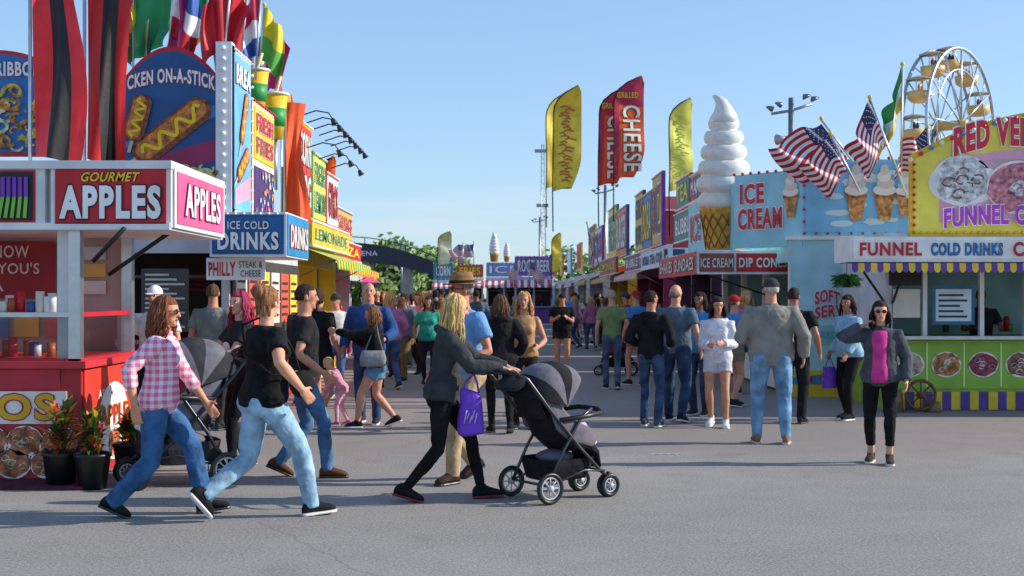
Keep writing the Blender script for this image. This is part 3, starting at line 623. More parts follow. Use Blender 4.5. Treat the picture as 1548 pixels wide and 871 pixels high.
# potted crotons
def croton(x,y,h=.75,sd=1):
    g=Grp('potted_croton_plant',(x,y,0)); p=g.part('pot'); p.loft([((0,0,0),(.11,0,0),(0,.11,0)),((0,0,.26),(.145,0,0),(0,.145,0)),((0,0,.27),(.155,0,0),(0,.155,0)),((0,0,.3),(.155,0,0),(0,.155,0)),((0,0,.29),(.13,0,0),(0,.13,0)),((0,0,.25),(.12,0,0),(0,.12,0))],M('161616','plastic'),20)
    l=g.part('leaves'); r=random.Random(sd)
    for i in range(150):
        a=r.uniform(0,6.28); e=r.uniform(.1,1.35); z0=r.uniform(.27,h*.8); L=r.uniform(.13,.24); d=V((math.cos(a)*math.cos(e),math.sin(a)*math.cos(e),math.sin(e))); s=V((-math.sin(a),math.cos(a),0))*r.uniform(.016,.028); b=V((r.uniform(-.05,.05),r.uniform(-.05,.05),z0)); q=b+d*L*.5+V((0,0,.02)); t=b+d*L-V((0,0,.03))
        l.add([b,q+s,t,q-s],[(0,1,2,3)],M(r.choice(('3f7a2a','4f8a2a','d0482a','e8682a','e8b82a','2f5f24','b83424')),'leaf'))
    for i in range(4): l.tube([(r.uniform(-.04,.04),r.uniform(-.04,.04),.24),(r.uniform(-.06,.06),r.uniform(-.06,.06),h*.8)],.008,M('5a4028','wood'),5)
    g.done()
croton(X(92,10.75),10.75,.76,1); croton(X(140,10.65),10.65,.70,2); croton(-3.4,11.4,.6,4)
# ---------- LEFT 2: chicken stand with tall boards ----------
def l2top(g,F,W):
    m=g.part('side_marquee'); m.T=frame((-3.5,16.0,0),90)
    m.box((0,2.62,-.1),(1.15,4.75,0),M('d8e4ec')); m.rect(.08,2.7,1.07,4.67,.014,M('6fb0dc'))
    m.text2('BREA',.14,4.30,1.0,4.55,.024,M('f2f2f2'),M('2a5a9a'),.03); corndog(m,.6,3.9,.8,.22,60,.03); corndog(m,.55,3.3,.8,.22,30,.03); m.poly([(.1,2.75),(1.05,2.9),(1.05,3.2),(.1,2.95)],.02,M('d8a0b8'))
    for y in (2.66,4.70): m.bulbs(.05,y,1.1,y,.03,BULB,.15)
    m.bulbs(1.1,2.7,1.1,4.7,.03,BULB,.15)
    m.T=frame((-3.55,17.5,0),90)
    m.box((0,2.62,-.1),(1.6,4.3,0),M('f0e4c0')); m.rect(.08,3.5,1.52,4.22,.014,M('e8c020')); m.rect(.08,2.7,1.52,3.4,.014,M('4a2a6a')); m.text2('FRESH',.2,3.9,1.4,4.15,.024,RED,WH,.03); m.text2('FRIES',.2,3.58,1.4,3.82,.024,RED,WH,.03)
    rr=random.Random(2)
    for i in range(40): m.disc(rr.uniform(.15,1.45),rr.uniform(2.75,3.35),.02+.0004*i,.035,.035,M(('f2c521','e05aa0','5ab0e0','f0f0f0')[i%4]),8)
    m.bulbs(0,4.28,1.6,4.28,.03,RED,.15)
g=stand('chicken_and_fries_stand',(-8.6,16.3,0),0,5.0,5.2,2.6,'cfd2d6','b02028',None,None,l2top,'7a6a5a',3,seed=4)
w=g.part('side_wall'); w.T=frame((-3.58,16.3,0),90); w.rect(.05,.05,5.1,1.0,.02,M('c8242c')); w.rect(.05,1.05,5.1,2.1,.02,M('4a4440')); w.text2('CORN DOGS',.4,.35,3.2,.8,.03,M('f2d21e'),BLK,.02)
for i in range(6): w.rect(.2+i*.8,1.2,.85+i*.8,1.95,.03,M(('e9e4d4','e4604a','f2d24a')[i%3])); 
for i in range(6):
    for k in range(5): w.rect(.26+i*.8,1.3+.12*k,.75+i*.8,1.34+.12*k,.036,M('40302c'),.004)
m=g.part('menu_board'); m.T=frame((-8.6,16.25,0),0)
for (x0,x1) in ((3.2,3.75),(3.9,4.5)):
    m.rect(x0,1.15,x1,1.95,.02,M('4f4d4a'))
    for k in range(12): m.rect(x0+.05,1.2+.06*k,x1-.05-.1*(k%3),1.225+.06*k,.026,M('d8d4c8'),.004)
g.done()
def archpts(x0,x1,y0,y1,ar,n=16): return [(x0,y0),(x1,y0)]+[(x1+(x0-x1)*i/n,y1-ar*((2*i/n-1)**2)) for i in range(n+1)]
def archboard(name,o,a,x0,x1,y0,y1,ar,bg,fn):
    g=Grp(name); m=g.part('board'); m.T=frame(o,a); p=archpts(x0,x1,y0,y1,ar); n=len(p)
    m.add([(x,y,0) for x,y in p]+[(x,y,-.08) for x,y in p],[tuple(range(n)),tuple(range(2*n-1,n-1,-1))]+[(i,n+i,n+(i+1)%n,(i+1)%n) for i in range(n)],bg); fn(m); return g.done()
def fa(m):
    w=1.22
    m.poly(archpts(.04,w-.04,1.45-1.4,1.72,.35),.004,M('1f5288')); m.poly([(.04,.1),(w-.04,.35),(w-.04,.62),(.04,.3)],.008,M('9a2a5a')); m.poly([(.04,.5),(w-.04,.9),(w-.04,1.05),(.04,.58)],.009,M('3a86c8'))
    m.text2('CKEN ON-A-STICK',.06,1.22,1.16,1.40,.014,M('f2f2f0'),M('c8182a'),.03,arc=.10); corndog(m,.62,.72,1.15,.34,38,.02); corndog(m,.2,.88,.6,.26,75,.04)
    fries(m,.1,.02,1.1,.25,.05,5,('e0c070','c88a3a','f0d890','a86a2a'))
    m.bulbs(.03,.03,w-.03,.03,.02,BULB,.12)
archboard('chicken_on_a_stick_sign',(-4.87,16.02,2.95),0,0,1.22,0,1.78,.42,M('c8182a'),fa)
def fb(m):
    m.poly(archpts(.05,1.75,.05,1.28,.3),.004,M('2a6fb0')); m.text2('RIBBON',.90,1.0,1.48,1.18,.014,M('f2f2f0'),M('c8182a'),.03,arc=.0); fries(m,.5,.1,1.6,.85,.02,8)
archboard('ribbon_fries_sign',(-7.35,16.0,3.35),0,0,1.8,0,1.33,.30,M('c8182a'),fb)
g=Grp('sign_fascia'); m=g.part('fascia'); m.T=frame((-8.6,16.05,0),0); m.box((0,2.66,-.2),(5.1,2.94,0),M('3a66a8')); 
for i in range(26): m.ell((.1+.195*i,2.96,.0),(.09,.03,.03),M(('f2f2f2','c8182a')[i%2]),8,6)
m.text2('FRESH',1.2,2.7,2.3,2.9,.01,WH,RED); m.text2('DOGS',3.2,2.7,4.1,2.9,.01,WH,RED)
m.T=frame((-3.70,15.98,0),0); m.box((0,2.62,-.2),(.2,4.78,0),M('e4e8ec')); m.bulbs(.1,2.7,.1,4.7,.02,BULB,.13,.03)
g.done()
g=Grp('ice_cold_drinks_sign'); m=g.part('board'); m.T=frame((-3.66,15.5,0),0); m.box((0,2.08,-1.6),(.93,2.62,0),M('dfe6ec')); m.rect(.03,2.11,.9,2.59,.014,M('1a5f98'))
m.rect(.06,2.14,.87,2.56,.022,M('1f6aa5'),.003)
m.text2('ICE COLD',.22,2.41,.72,2.51,.03,M('f2f2f0'),BLK,.02); m.text2('DRINKS',.10,2.16,.84,2.38,.03,M('f4f4f2'),M('12263a'),.04); m.bulbs(.01,2.60,.92,2.60,.02,BULB,.1,.018)
m.T=frame((-2.73,15.5,0),90); m.rect(.02,2.1,1.58,2.6,.015,M('2a8ac0')); m.text2('DRINKS',.15,2.2,1.45,2.48,.025,WH,M('c8182a'),.03)
g.done()
g=Grp('philly_steak_sign'); m=g.part('board'); m.T=frame((-3.75,15.7,0),0); m.box((0,1.80,-.03),(.72,2.07,0),M('eeeeea')); m.text('PHILLY',.03,1.85,.36,2.02,.006,RED,.03); m.text('STEAK &',.40,1.95,.69,2.03,.006,M('3a3a3a'),.01); m.text('CHEESE',.42,1.84,.67,1.92,.006,M('3a3a3a'),.01)
m.tube([(.1,2.07,0),(.1,2.2,0)],.006,al,5); m.tube([(.6,2.07,0),(.6,2.2,0)],.006,al,5); g.done()
# ---------- LEFT row ----------
def tops(specs,blds=True):
    def f(g,F,W):
        m=g.part('marquee'); m.T=F
        for (x0,y0,x1,y1,z,bg,pan,txt,fg,ol) in specs:
            m.box((x0,y0,z-.1),(x1,y1,z),M(bg)); m.rect(x0+.08,y0+.08,x1-.08,y1-.08,z+.012,M(pan))
            if txt:
                n=len(txt); hh=(y1-y0-.24)/n
                for i,t in enumerate(txt): m.text2(t,x0+.18,y1-.12-hh*(i+1)+hh*.12,x1-.18,y1-.12-hh*i-hh*.1,z+.02,M(fg),M(ol),.025)
            m.bulbs(x0+.03,y1-.03,x1-.03,y1-.03,z+.02,BULB,.22,.03); m.bulbs(x0+.03,y0+.03,x1-.03,y0+.03,z+.02,BULB,.22,.03)
    return f
stand('lemonade_stand',(-3.75,22.0,0),90,5.2,3,2.6,'e8d44a','e8b020',('2f9a4a','f2d21e'),[('LEMONADE',.1,2.5,5.1,2.9,.3,'e8c020','2a8a3a','f4f4f2')],tops([(0,2.98,1.6,4.7,.05,'f2d21e','e83a2a',['CORN','DOG'],'f4f4f2','5a1a10'),(1.7,2.98,3.4,4.3,.05,'2f9a4a','f2e24a',['FRESH','LEMON'],'2a8a3a','f4f4f2'),(3.5,2.98,5.2,4.1,.05,'c8182a','f0f0f0',['GYROS'],'c8182a','222222')]),seed=2).done()
stand('pizza_stand',(-4.3,28,0),90,6,3,2.6,'d8d8d8','c8182a',('c8182a','f2d21e'),[('PIZZA',.1,2.5,5.9,2.9,.3,'c8182a','f2d21e','222222')],tops([(0,2.98,2.9,4.0,.05,'f2a020','c8182a',['PIZZA'],'f2d21e','222222'),(3.0,2.98,6,3.8,.05,'2a4aa0','e8b020',['SAUSAGE'],'c8182a','f4f4f2')]),seed=3).done()
stand('sausage_stand',(-5.6,36,0),90,7,3,2.6,'e8e0c8','2a6a9a',('2f9a4a','f0f0f0'),[('FRIES',.1,2.5,6.9,2.9,.3,'2f9a4a','f4f4f2','222222')],tops([(0,2.98,3.4,3.9,.05,'c8182a','f2d21e',['FRIES'],'c8182a','222222'),(3.5,2.98,7,3.8,.05,'7a2aa0','f0f0f0',['TACOS'],'7a2aa0','222222')]),seed=5).done()
stand('taco_stand',(-7.6,46,0),90,8,3,2.4,'d8c8d8','c03060',('e0407a','f0f0f0'),None,tops([(0,2.7,4,3.3,.05,'e0407a','f2d21e',['CANDY'],'e0407a','222222')]),seed=6).done()
# flags / banners
def vbanner(x,y,z0,z1,w,c1,c2=None,a=0,name='tall_banner_flag'):
    g=Grp(name); m=g.part('pole'); m.tube([(x-.03,y,max(0,z0-1.5)),(x-.03,y,z1+.1)],.02,al,6); f=g.part('cloth'); ar=rad(a); dx=V((math.cos(ar),math.sin(ar),0)); dn=V((-math.sin(ar),math.cos(ar),0)); n=14;k=34
    ph=x*3+y; vs=[];f1=[];f2=[]
    for j in range(k+1):
        t=j/k; 
        for i in range(n+1):
            u=i/n; p=V((x,y,z1-(z1-z0)*t))+dx*(w*u*(1-.22*math.sin(2.6*t+ph)**2)+.05*math.sin(4*t+ph)*u)+dn*(.10*u*math.sin(5*t+ph+4*u)+.05*math.sin(9*u+3*t+ph)*(.3+t)+.02*math.sin(19*u+ph+t*4)*t)-V((0,0,.22*u*math.sin(t*2+ph)*t))
            vs.append(p)
    for j in range(k):
        for i in range(n):
            q=j*(n+1)+i; (f2 if c2 and n*.34<i+.5<n*.68 else f1).append((q,q+1,q+n+2,q+n+1))
    f.add(vs,f1,M(c1,'vinyl'),True)
    if f2: f.add(vs,f2,M(c2,'vinyl'),True)
    g.done()
vbanner(X(50,13),13,Z(235,13),5.1,.52,'e0202a','141416',0); vbanner(X(132,13.5),13.5,Z(240,13.5),5.3,.46,'c81c22','141416',8)
vbanner(X(433,21),21,Z(350,21),Z(155,21),.36,'f4561c',None,10); vbanner(X(428,24),24,Z(330,24),Z(140,24),.35,'e88a1c',None,40); vbanner(X(205,17),17,Z(90,17),Z(-20,17),.5,'1f9a5a',None,0)
def feather(px,d,py0,py1,w,c1,c2,text,tc,a=0,name='feather_flag',ol='222222'):
    x=X(px,d); z0=Z(py1,d); z1=Z(py0,d); H=z1-z0; g=Grp(name); f=g.part('sail'); f.T=frame((x,d,z0),a); n=40; nk=6
    vs=[]
    def le(t): return w*.04*t+(0 if t<.74 else w*.86*((t-.74)/.26)**2.6)
    def ri(t): return w*(.60+.40*math.sin(min(1,t/.35)*pi/2))
    def wv(t,u): return .05*math.sin(t*7)+.06*u*math.sin(t*5+1)+.025*math.sin(t*13+u*5)
    for i in range(n+1):
        t=i/n; a_=le(t); b_=max(ri(t),a_+.01)
        for k in range(nk+1):
            u=k/nk; vs.append((a_+(b_-a_)*u,H*t-.22*w*u*max(0,t-.6)/.4+(.18*w*u if t<.001 else 0),wv(t,u)))
    lo=[];hi=[]
    for i in range(n):
        for k in range(nk): b=i*(nk+1)+k; (hi if (i>n*.70 or k==0) else lo).append((b,b+1,b+nk+2,b+nk+1))
    f.add(vs,lo,M(c1,'vinyl'),True); f.add(vs,hi,M(c2,'vinyl'),True)
    p=g.part('pole'); p.T=f.T; p.tube([(0,-1.4,0)]+[(le(t)-.015,H*t,.05*math.sin(t*7)) for t in [i/16 for i in range(17)]],.022,M('222222','metal'),6)
    if text=='pattern':
        rr=random.Random(int(px))
        for k in range(26):
            t=.10+.028*k; yy=H*t; xx=w*(.40+.12*math.sin(k*1.9)); f.stroke([(xx-w*.10,yy),(xx+w*.06,yy+H*.012),(xx+w*rr.uniform(.12,.3),yy-H*.006)],H*.014,wv(t,.5)+.035,M(tc))
        text=[]
    for t,x0,y0,x1,y1,ro in text:
        for c_,o_,zz in ((ol,.055,.02),(tc,.02,.026)):
            vv,ff=textmesh(t,o_); pts=[]
            for u,v in vv:
                if ro: xx=w*(x0+v*(x1-x0)); yy=H*(y1-u*(y1-y0))
                else: xx=w*(x0+u*(x1-x0)); yy=H*(y0+v*(y1-y0))
                pts.append((xx,yy,wv(yy/H,(xx-le(yy/H))/(ri(yy/H)-le(yy/H)))+zz*1.4))
            f.add(pts,ff,M(c_))
    g.done()
GC=[('CHEESE',.30,.08,.88,.72,1)]
feather(905,43.9,133,282,1.0,'ec4e1c','c01f3a',GC,'f6f0dc',name='grilled_cheese_feather_flag',a=-12); feather(928,43,114,272,1.05,'f05a1c','b51c46',GC,'f6f0dc',a=8,name='grilled_cheese_feather_flag')
for i,(px,d,py) in enumerate(((908,43.7,165),(931,42.8,149))):
    g=Grp('grilled_flag_lettering'); m=g.part('lettering'); m.T=frame((X(px,d),d,Z(py,d)),0); m.text2('GRILLED',.04,0,.74,.2,.10,M('f2c521'),M('7a1020'),.02); g.done()
feather(826,46,140,285,.75,'ecd23c','f0dc60',[],'b02a20',a=20); feather(836,45,130,290,1.0,'f0d63c','e8c62c','pattern','b8602a',name='fries_feather_flag',a=-5); feather(1012,41,147,290,.80,'e4e060','cfcf50','pattern','8aa83a',name='fries_feather_flag',a=15)
feather(480,27,236,346,.40,'d8302a','e8581c',[],'f2d21e',a=20); feather(437,30,232,330,.45,'b01f3a','c83a2a',[],'f2d21e',a=20)
feather(662,70,350,402,.75,'e8e0b0','d8c880',[],'c8a020'); feather(834,66,352,412,.5,'e8c832','d8b830',[],'c8a020')
def flag(px,d,pz0,pz1,dx,dz,w,h,kind='us',name=None,seed=0,lean=0):
    x=X(px,d); z0=Z(pz0,d); z1=Z(pz1,d); g=Grp(name or ('american_flag' if kind=='us' else 'pennant_flag')); p=g.part('pole'); xt=x+lean
    p.tube([(x,d,z0),(xt,d,z1)],.018,al,6); p.ell((xt,d,z1+.03),.035,YEL,8,6)
    f=g.part('cloth'); n=24;k=13; vs=[];F_={}
    for j in range(k+1):
        for i in range(n+1):
            u=i/n;v=j/k; top=V((xt,d,z1)).lerp(V((x,d,z0)),v*h/max(.01,(z1-z0)))
            vs.append(top+V((dx*w*u-.10*w*u*math.sin(v*3+seed)+.03*w*math.sin(u*15+seed)*u,.14*w*math.sin(u*11+v*3+seed)*u**.5,dz*w*u-.07*math.sin(u*8+seed)*w)))
    for j in range(k):
        for i in range(n):
            if kind=='us': c='2a3568' if (j<7 and i<9) else ('b81c2c','eeeeee')[j%2]
            else: c=kind[min(len(kind)-1,j*len(kind)//k)]
            F_.setdefault(c,[]).append((j*(n+1)+i,j*(n+1)+i+1,(j+1)*(n+1)+i+1,(j+1)*(n+1)+i))
    for c,fs in F_.items(): f.add(vs,fs,M(c,'vinyl'),True)
    if kind=='us':
        for j in range(1,7):
            for i in range(1,9):
                if (i+j)%2:
                    q=vs[j*(n+1)+i]; s=h*.02
                    for o in (-.012,.012): f.add([q+V((-s,o,0)),q+V((0,o,-s)),q+V((s,o,0)),q+V((0,o,s))],[(0,1,2,3)],WH)
    g.done()
# right flags
flag(1290,20,245,182,-.8,-.45,.95,.52,'us',seed=1,lean=-.5); flag(1300,19.6,290,205,-.5,-.6,.8,.5,'us',seed=2,lean=-.45)
flag(1372,18.6,300,150,-.35,-.85,.9,.55,'us',seed=3,lean=-.55); flag(1362,19,285,100,-.35,-.8,1.0,.7,('1f8a3a','f0f0f0','e8c020'),'tricolor_flag',seed=4,lean=.02); flag(1412,19,290,195,-.7,-.35,.7,.5,'us',seed=5,lean=-.1)
flag(905,38,400,338,.1,-.8,1.0,.62,'us',seed=6,lean=-.35); flag(716,60,400,366,-.7,-.4,1.0,.6,'us',seed=7); flag(700,58,402,368,-.7,-.4,.8,.5,'us',seed=8); flag(800,55,440,395,.6,-.5,1.0,.6,'us',seed=9); flag(783,55,440,398,-.5,-.5,.8,.5,'us',seed=2)
# left row flags
cl_=[('c81c4a','f0f0f0','2a5aa8'),('d0206a','d0206a'),('e8d020','5aa83a'),('2a5aa8','f0f0f0','c81c2c'),('b81c6a','d84a90'),('1f9a5a','e8d020'),('c81c2c','c81c2c')]
for i,(px,d,a,b) in enumerate(((158,17,110,-40),(185,16.6,90,-30),(220,17,85,-40),(255,16.5,80,-45),(285,16.5,75,-30),(308,17,75,-40),(330,17,75,-30),(352,18,80,-25),(372,19,110,5),(392,20.5,110,10),(405,23,120,35),(418,26,130,60),(60,16,60,-30),(340,16.2,72,-35),(386,18.6,120,-10),(300,18,60,-45),(365,17.2,75,-10),(380,19.5,125,25),(398,21,140,40))):
    flag(px,d,a,b,(-.5 if i%3 else .5),-.55,.62,.85,cl_[i%7],'pennant_flag',seed=i,lean=.08)
# gooseneck lamps
g=Grp('gooseneck_sign_lights'); m=g.part('arms')
for i in range(7):
    y=22.2+i*.78; z=4.72-.012*i; x=-3.7
    for zz in ((z,z-.45) if i%2 else (z,)):
        m.tube([(x,y,zz),(x+.30,y,zz+.10),(x+.52,y,zz+.06),(x+.60,y,zz-.06)],.012,BLK,6); m.tube([(x+.58,y,zz-.04),(x+.63,y,zz-.14)],[.03,.065],BLK,8)
g.done()
# lemonade cups
def cup(x,y,z,s=1):
    g=Grp('giant_lemonade_cup'); m=g.part('cup'); m.tube([(x,y,z),(x,y,z+.9*s)],[.16*s,.26*s],YEL,18); m.tube([(x,y,z+.25*s),(x,y,z+.62*s)],[.197*s,.238*s],M('2f9a4a'),18); m.tube([(x,y,z+.9*s),(x,y,z+.95*s)],[.29*s,.29*s],WH,18); m.tube([(x,y,z+.9*s),(x+.12*s,y,z+1.3*s)],.03*s,M('f2f2a0'),8); m.tube([(x,y,z-.8),(x,y,z)],.04,al,6); g.done()
cup(X(416,20),20,Z(210,20),.75); cup(X(388,19.2),19.2,Z(172,19.2),.7)
# ---------- RIGHT 1: funnel cake stand ----------
def r1top(g,F,W):
    c=g.part('canopy_sign'); c.T=F; c.box((-.72,2.06,.0),(W,2.40,.86),M('e4e4e2')); c.rect(-.68,2.10,W,2.36,.875,M('f2ece4'))
    awning(c,-.70,W,2.06,2.045,.1,.86,M('6a3a96','vinyl'),M('f0c828','vinyl'),.085,.13)
    c.text2('FUNNEL',-.60,2.14,.23,2.32,.885,RED,M('f2ece4'),.04); c.text2('COLD DRINKS',.36,2.15,1.31,2.31,.885,M('2a7ac0'),M('12263a'),.02); c.text2('CORN DOGS',1.45,2.13,2.8,2.33,.885,M('c8182a'),M('f2ece4'),.04)
    for x in (-.6,.1): c.tube([(x if x>0 else -.0,1.5,.0),(x,2.08,.7)],.018,BLK,6)
    s=g.part('skirt'); s.T=F
    s.rect(.02,.3,W,.98,.016,M('8cb83a')); n=int(W/.13)
    for i in range(n): s.rect(i*.13,0.01,(i+1)*.13,.26,.03+.03*abs(math.sin(i)),M(('5a3a8e','e8c028')[i%2],'vinyl'))
    for i in range(10): cake(s,.33+.52*i,.64,.2,.025,('c8a890','b8763c','9a3a4a','8a5a3a')[i%4],('f4ece4','f4e4c8','f0c0c8','e8d8c8')[i%4],i)
    t=s
    for i in range(int(W/.52)): t.stroke([(.06+.52*i,.33),(.06+.52*i,.95)],.02,.022,M('e8f0a0'))
    k=g.part('window_frames'); k.T=F
    for x in (.55,1.35,2.0,3.0): k.box((x-.03,1.045,-.05),(x+.03,2.06,.03),WH)
    k.rect(.05,1.75,.5,2.03,.02,M('1a1410')); k.rect(.1,1.3,.48,1.7,.03,M('d8cfc0')); k.rect(.65,1.2,1.25,1.75,.02,M('2f6a8a')); k.rect(.7,1.25,1.2,1.7,.026,M('cfe0e8'))
    for i in range(5): k.rect(.74,1.3+.075*i,1.14-.05*(i%3),1.33+.075*i,.032,M('2a3a4a'),.004)
g=stand('funnel_cake_stand',(5.25,18.0,0),0,6.0,3.0,2.42,'c9ccd0','8cb83a',None,None,r1top,'5c5450',3,seed=8); g.done()
def fr(m):
    m.poly(archpts(.05,4.4,.05,1.72,.65),.004,M('ecd850')); m.poly(archpts(.4,4.2,.2,1.25,.2),.006,M('e6a3ba')); 
    m.poly([(.55,.95),(4.3,.95),(4.3,1.12),(.55,1.05)],.012,M('c9a0a8'))
    m.disc(.75,.75,.008,.5,.32,M('efe6d8'),24); cake(m,.72,.78,.4,.012,'f0e4d8','8a5040',3); cake(m,1.5,.68,.42,.02,'d87a86','f6ece4',4); cake(m,2.3,.75,.42,.03,'b8763c','f6ece4',6)
    m.text2('RED VELVET',.60,1.10,2.15,1.50,.03,M('d8203a'),M('f6f2ee'),.05,arc=.16); m.text2('FUNNEL CAKE',.45,.10,2.05,.38,.06,M('b03ab8'),M('f6f2ee'),.045,arc=.06)
    n=30
    for i in range(n+1):
        x=4.4*(i/n); m.ell((x,1.72-.65*((2*x/4.4-1)**2)-.0,.02),.035,M(('f0f0e0','d8203a','3a8ad0')[i%3],'plastic'),8,5)
    m.bulbs(.05,.05,.05,1.0,.02,RED,.1,.025); m.bulbs(.05,.05,4.4,.05,.02,M('e8c028','plastic'),.1,.025)
archboard('red_velvet_funnel_cake_sign',(X(1376,17.9),17.9,2.44),0,0,4.45,0,1.78,.65,M('e8b818'),fr)
# fern
g=Grp('hanging_fern',(X(1280,17.6),17.6,1.82)); m=g.part('fronds'); r=random.Random(5)
for i in range(170):
    a=r.uniform(0,6.28);L=r.uniform(.08,.24); e=r.uniform(-.12,.10); d=V((math.cos(a),math.sin(a),0)); pv=V((0,0,0)); s=V((-d.y,d.x,0))*.010; p1=d*L*.6+V((0,0,.04+e*.4)); p2=d*L+V((0,0,e)); m.add([pv-s,pv+s,p1+s*1.6,p2,p1-s*1.6],[(0,1,2,3,4)],M(r.choice(('3f6a2c','4f8a38','6aa048','2f5024')),'leaf'))
m.tube([(0,0,-.1),(0,0,.02)],[.06,.09],M('2a3a22','plastic'),12); m.tube([(0,0,0),(0,0,.26)],.005,BLK,4); g.done()
g=Grp('wooden_spool_and_wheel',(X(1392,17.6),17.6,0)); m=g.part('wheel'); m.torus((0,0,.24),(0,1,0),.2,.022,M('6a4526','wood'),22,6); m.tube([(0,-.06,.24),(0,.06,.24)],.05,M('6a4526','wood'),10)
for k in range(8): a=k*pi/4; m.tube([(0,0,.24),(.2*math.cos(a),0,.24+.2*math.sin(a))],.012,M('6a4526','wood'),5)
m.tube([(-.35,.1,0),(-.35,.1,.3)],[.14,.12],M('7a5a3a','wood'),12); m.tube([(.2,.1,0),(.2,.1,.14)],[.12,.1],M('8a6a48','wood'),12); g.done()
# ---------- RIGHT 2: ice cream stand ----------
g=Grp('ice_cream_stand'); w=g.part('walls'); AQ=M('a9d6de')
w.box((4.44,20.4,.2),(8.2,20.5,2.5),AQ); w.box((4.44,27,0.0),(8.2,27.1,2.5),AQ); w.box((8.1,20.5,0),(8.2,27,2.5),AQ); w.box((4.44,20.5,.05),(4.52,27,1.0),M('d8eef2')); w.box((4.44,20.5,2.15),(4.52,27,2.5),AQ)
w.box((4.4,20.36,2.5),(8.25,27.1,2.56),WH); w.box((4.6,20.6,.05),(8.1,26.9,.12),M('8a8a88'))
for y in (20.5,22.6,24.7,26.9): w.box((4.43,y-.05,1.0),(4.53,y+.05,2.15),WH)
w.box((6.5,20.6,1.0),(6.56,26.9,2.4),M('c8dce0')); w.box((4.3,20.6,1.0),(4.8,26.9,1.04),al)
w.box((4.40,20.37,.0),(5.6,20.44,.42),M('e8c02a')); 
s=g.part('wall_lettering'); s.T=frame((4.44,20.39,0),0); s.poly([(0,.2),(1.3,.2),(1.3,.3),(.9,.26),(.5,.36),(0,.30)],.03,M('2a8ab0'))
for i in range(5): s.disc(.3+.2*i,.28,.04,.05,.05,RED,12); 
s.text2('SOFT',.38,1.45,.78,1.66,.012,M('c8283a'),M('e8f4f6'),.04,arc=.05); s.text2('SERVE',.38,1.22,.94,1.42,.012,M('c8283a'),M('e8f4f6'),.04,arc=.05); s.disc(.62,.98,.006,.3,.16,M('86bcc8'),20); s.text('CARDIA',.38,.92,.86,1.04,.012,M('5a9aa8'),.02)
s.T=frame((4.42,22.4,0),-90); s.text2('SOFT',.3,1.3,1.1,1.5,.02,M('c8283a'),WH,.03); s.text2('SERVE',.3,1.05,1.2,1.25,.02,M('c8283a'),WH,.03)
u=g.part('mural_boards'); u.T=frame((4.62,20.38,0),0); u.box((0,2.56,-.1),(1.9,3.78,0),M('8fcbe8')); u.rect(.05,2.62,1.85,3.72,.012,M('7cc0e6')); clouds(u,.05,2.65,1.85,3.7,.018,3)
cone_pic(u,.85,3.2,.72,.04); cone_pic(u,1.3,3.2,.72,.045); cone_pic(u,1.62,3.2,.6,.06); 
u.bulbs(.0,3.80,1.9,3.80,.0,RED,.17,.03); u.bulbs(.03,2.6,.03,3.75,.02,RED,.17,.025); u.bulbs(.03,2.6,1.9,2.6,.02,RED,.17,.022)
dx=4.62-3.72; dy=20.38-21.4; aa=math.degrees(math.atan2(dy,dx)); LL=math.hypot(dx,dy)
u.T=frame((3.72,21.4,0),aa); u.box((0,2.40,-.1),(LL,3.62,0),M('8fcede')); u.text2('ICE',.12,3.12,.62,3.46,.012,RED,M('f4f4f2'),.04); u.text2('CREAM',.08,2.7,.98,3.05,.012,RED,M('f4f4f2'),.04); cone_pic(u,1.15,3.2,.6,.02)
u.bulbs(0,3.63,LL,3.63,0,RED,.17,.03)
u.T=frame((3.72,27,0),-90); u.box((0,2.40,-.1),(5.6,3.5,0),M('8fcede')); u.text2('ICE CREAM',.4,2.7,5.2,3.25,.012,RED,WH,.03)
c=g.part('canopy'); c.box((3.15,21.5,2.20),(4.44,27,2.38),WH); 
c.T=frame((3.1,21.46,0),0); c.box((0,1.97,-.1),(1.6,2.36,0),M('d9e6e6')); c.rect(.04,2.01,.62,2.32,.012,M('9a4a3a')); c.text2('ICE CREAM',.06,2.08,.60,2.24,.02,WH,BLK,.02); c.rect(.66,2.01,1.56,2.32,.012,RED); c.text2('DIP CONES',.70,2.08,1.5,2.25,.02,WH,M('5a0a10'),.03)
c.T=frame((3.1,27,0),-90); c.rect(0,1.97,5.5,2.36,.0,M('c8182a')); c.text2('SHAKES  SUNDAES',.3,2.05,5.2,2.28,.01,WH,BLK,.02)
c.T=Matrix.Identity(4)
for y in (21.8,26.8): c.tube([(3.2,y,2.0),(4.4,y,1.6)],.015,BLK,6)
g.done()
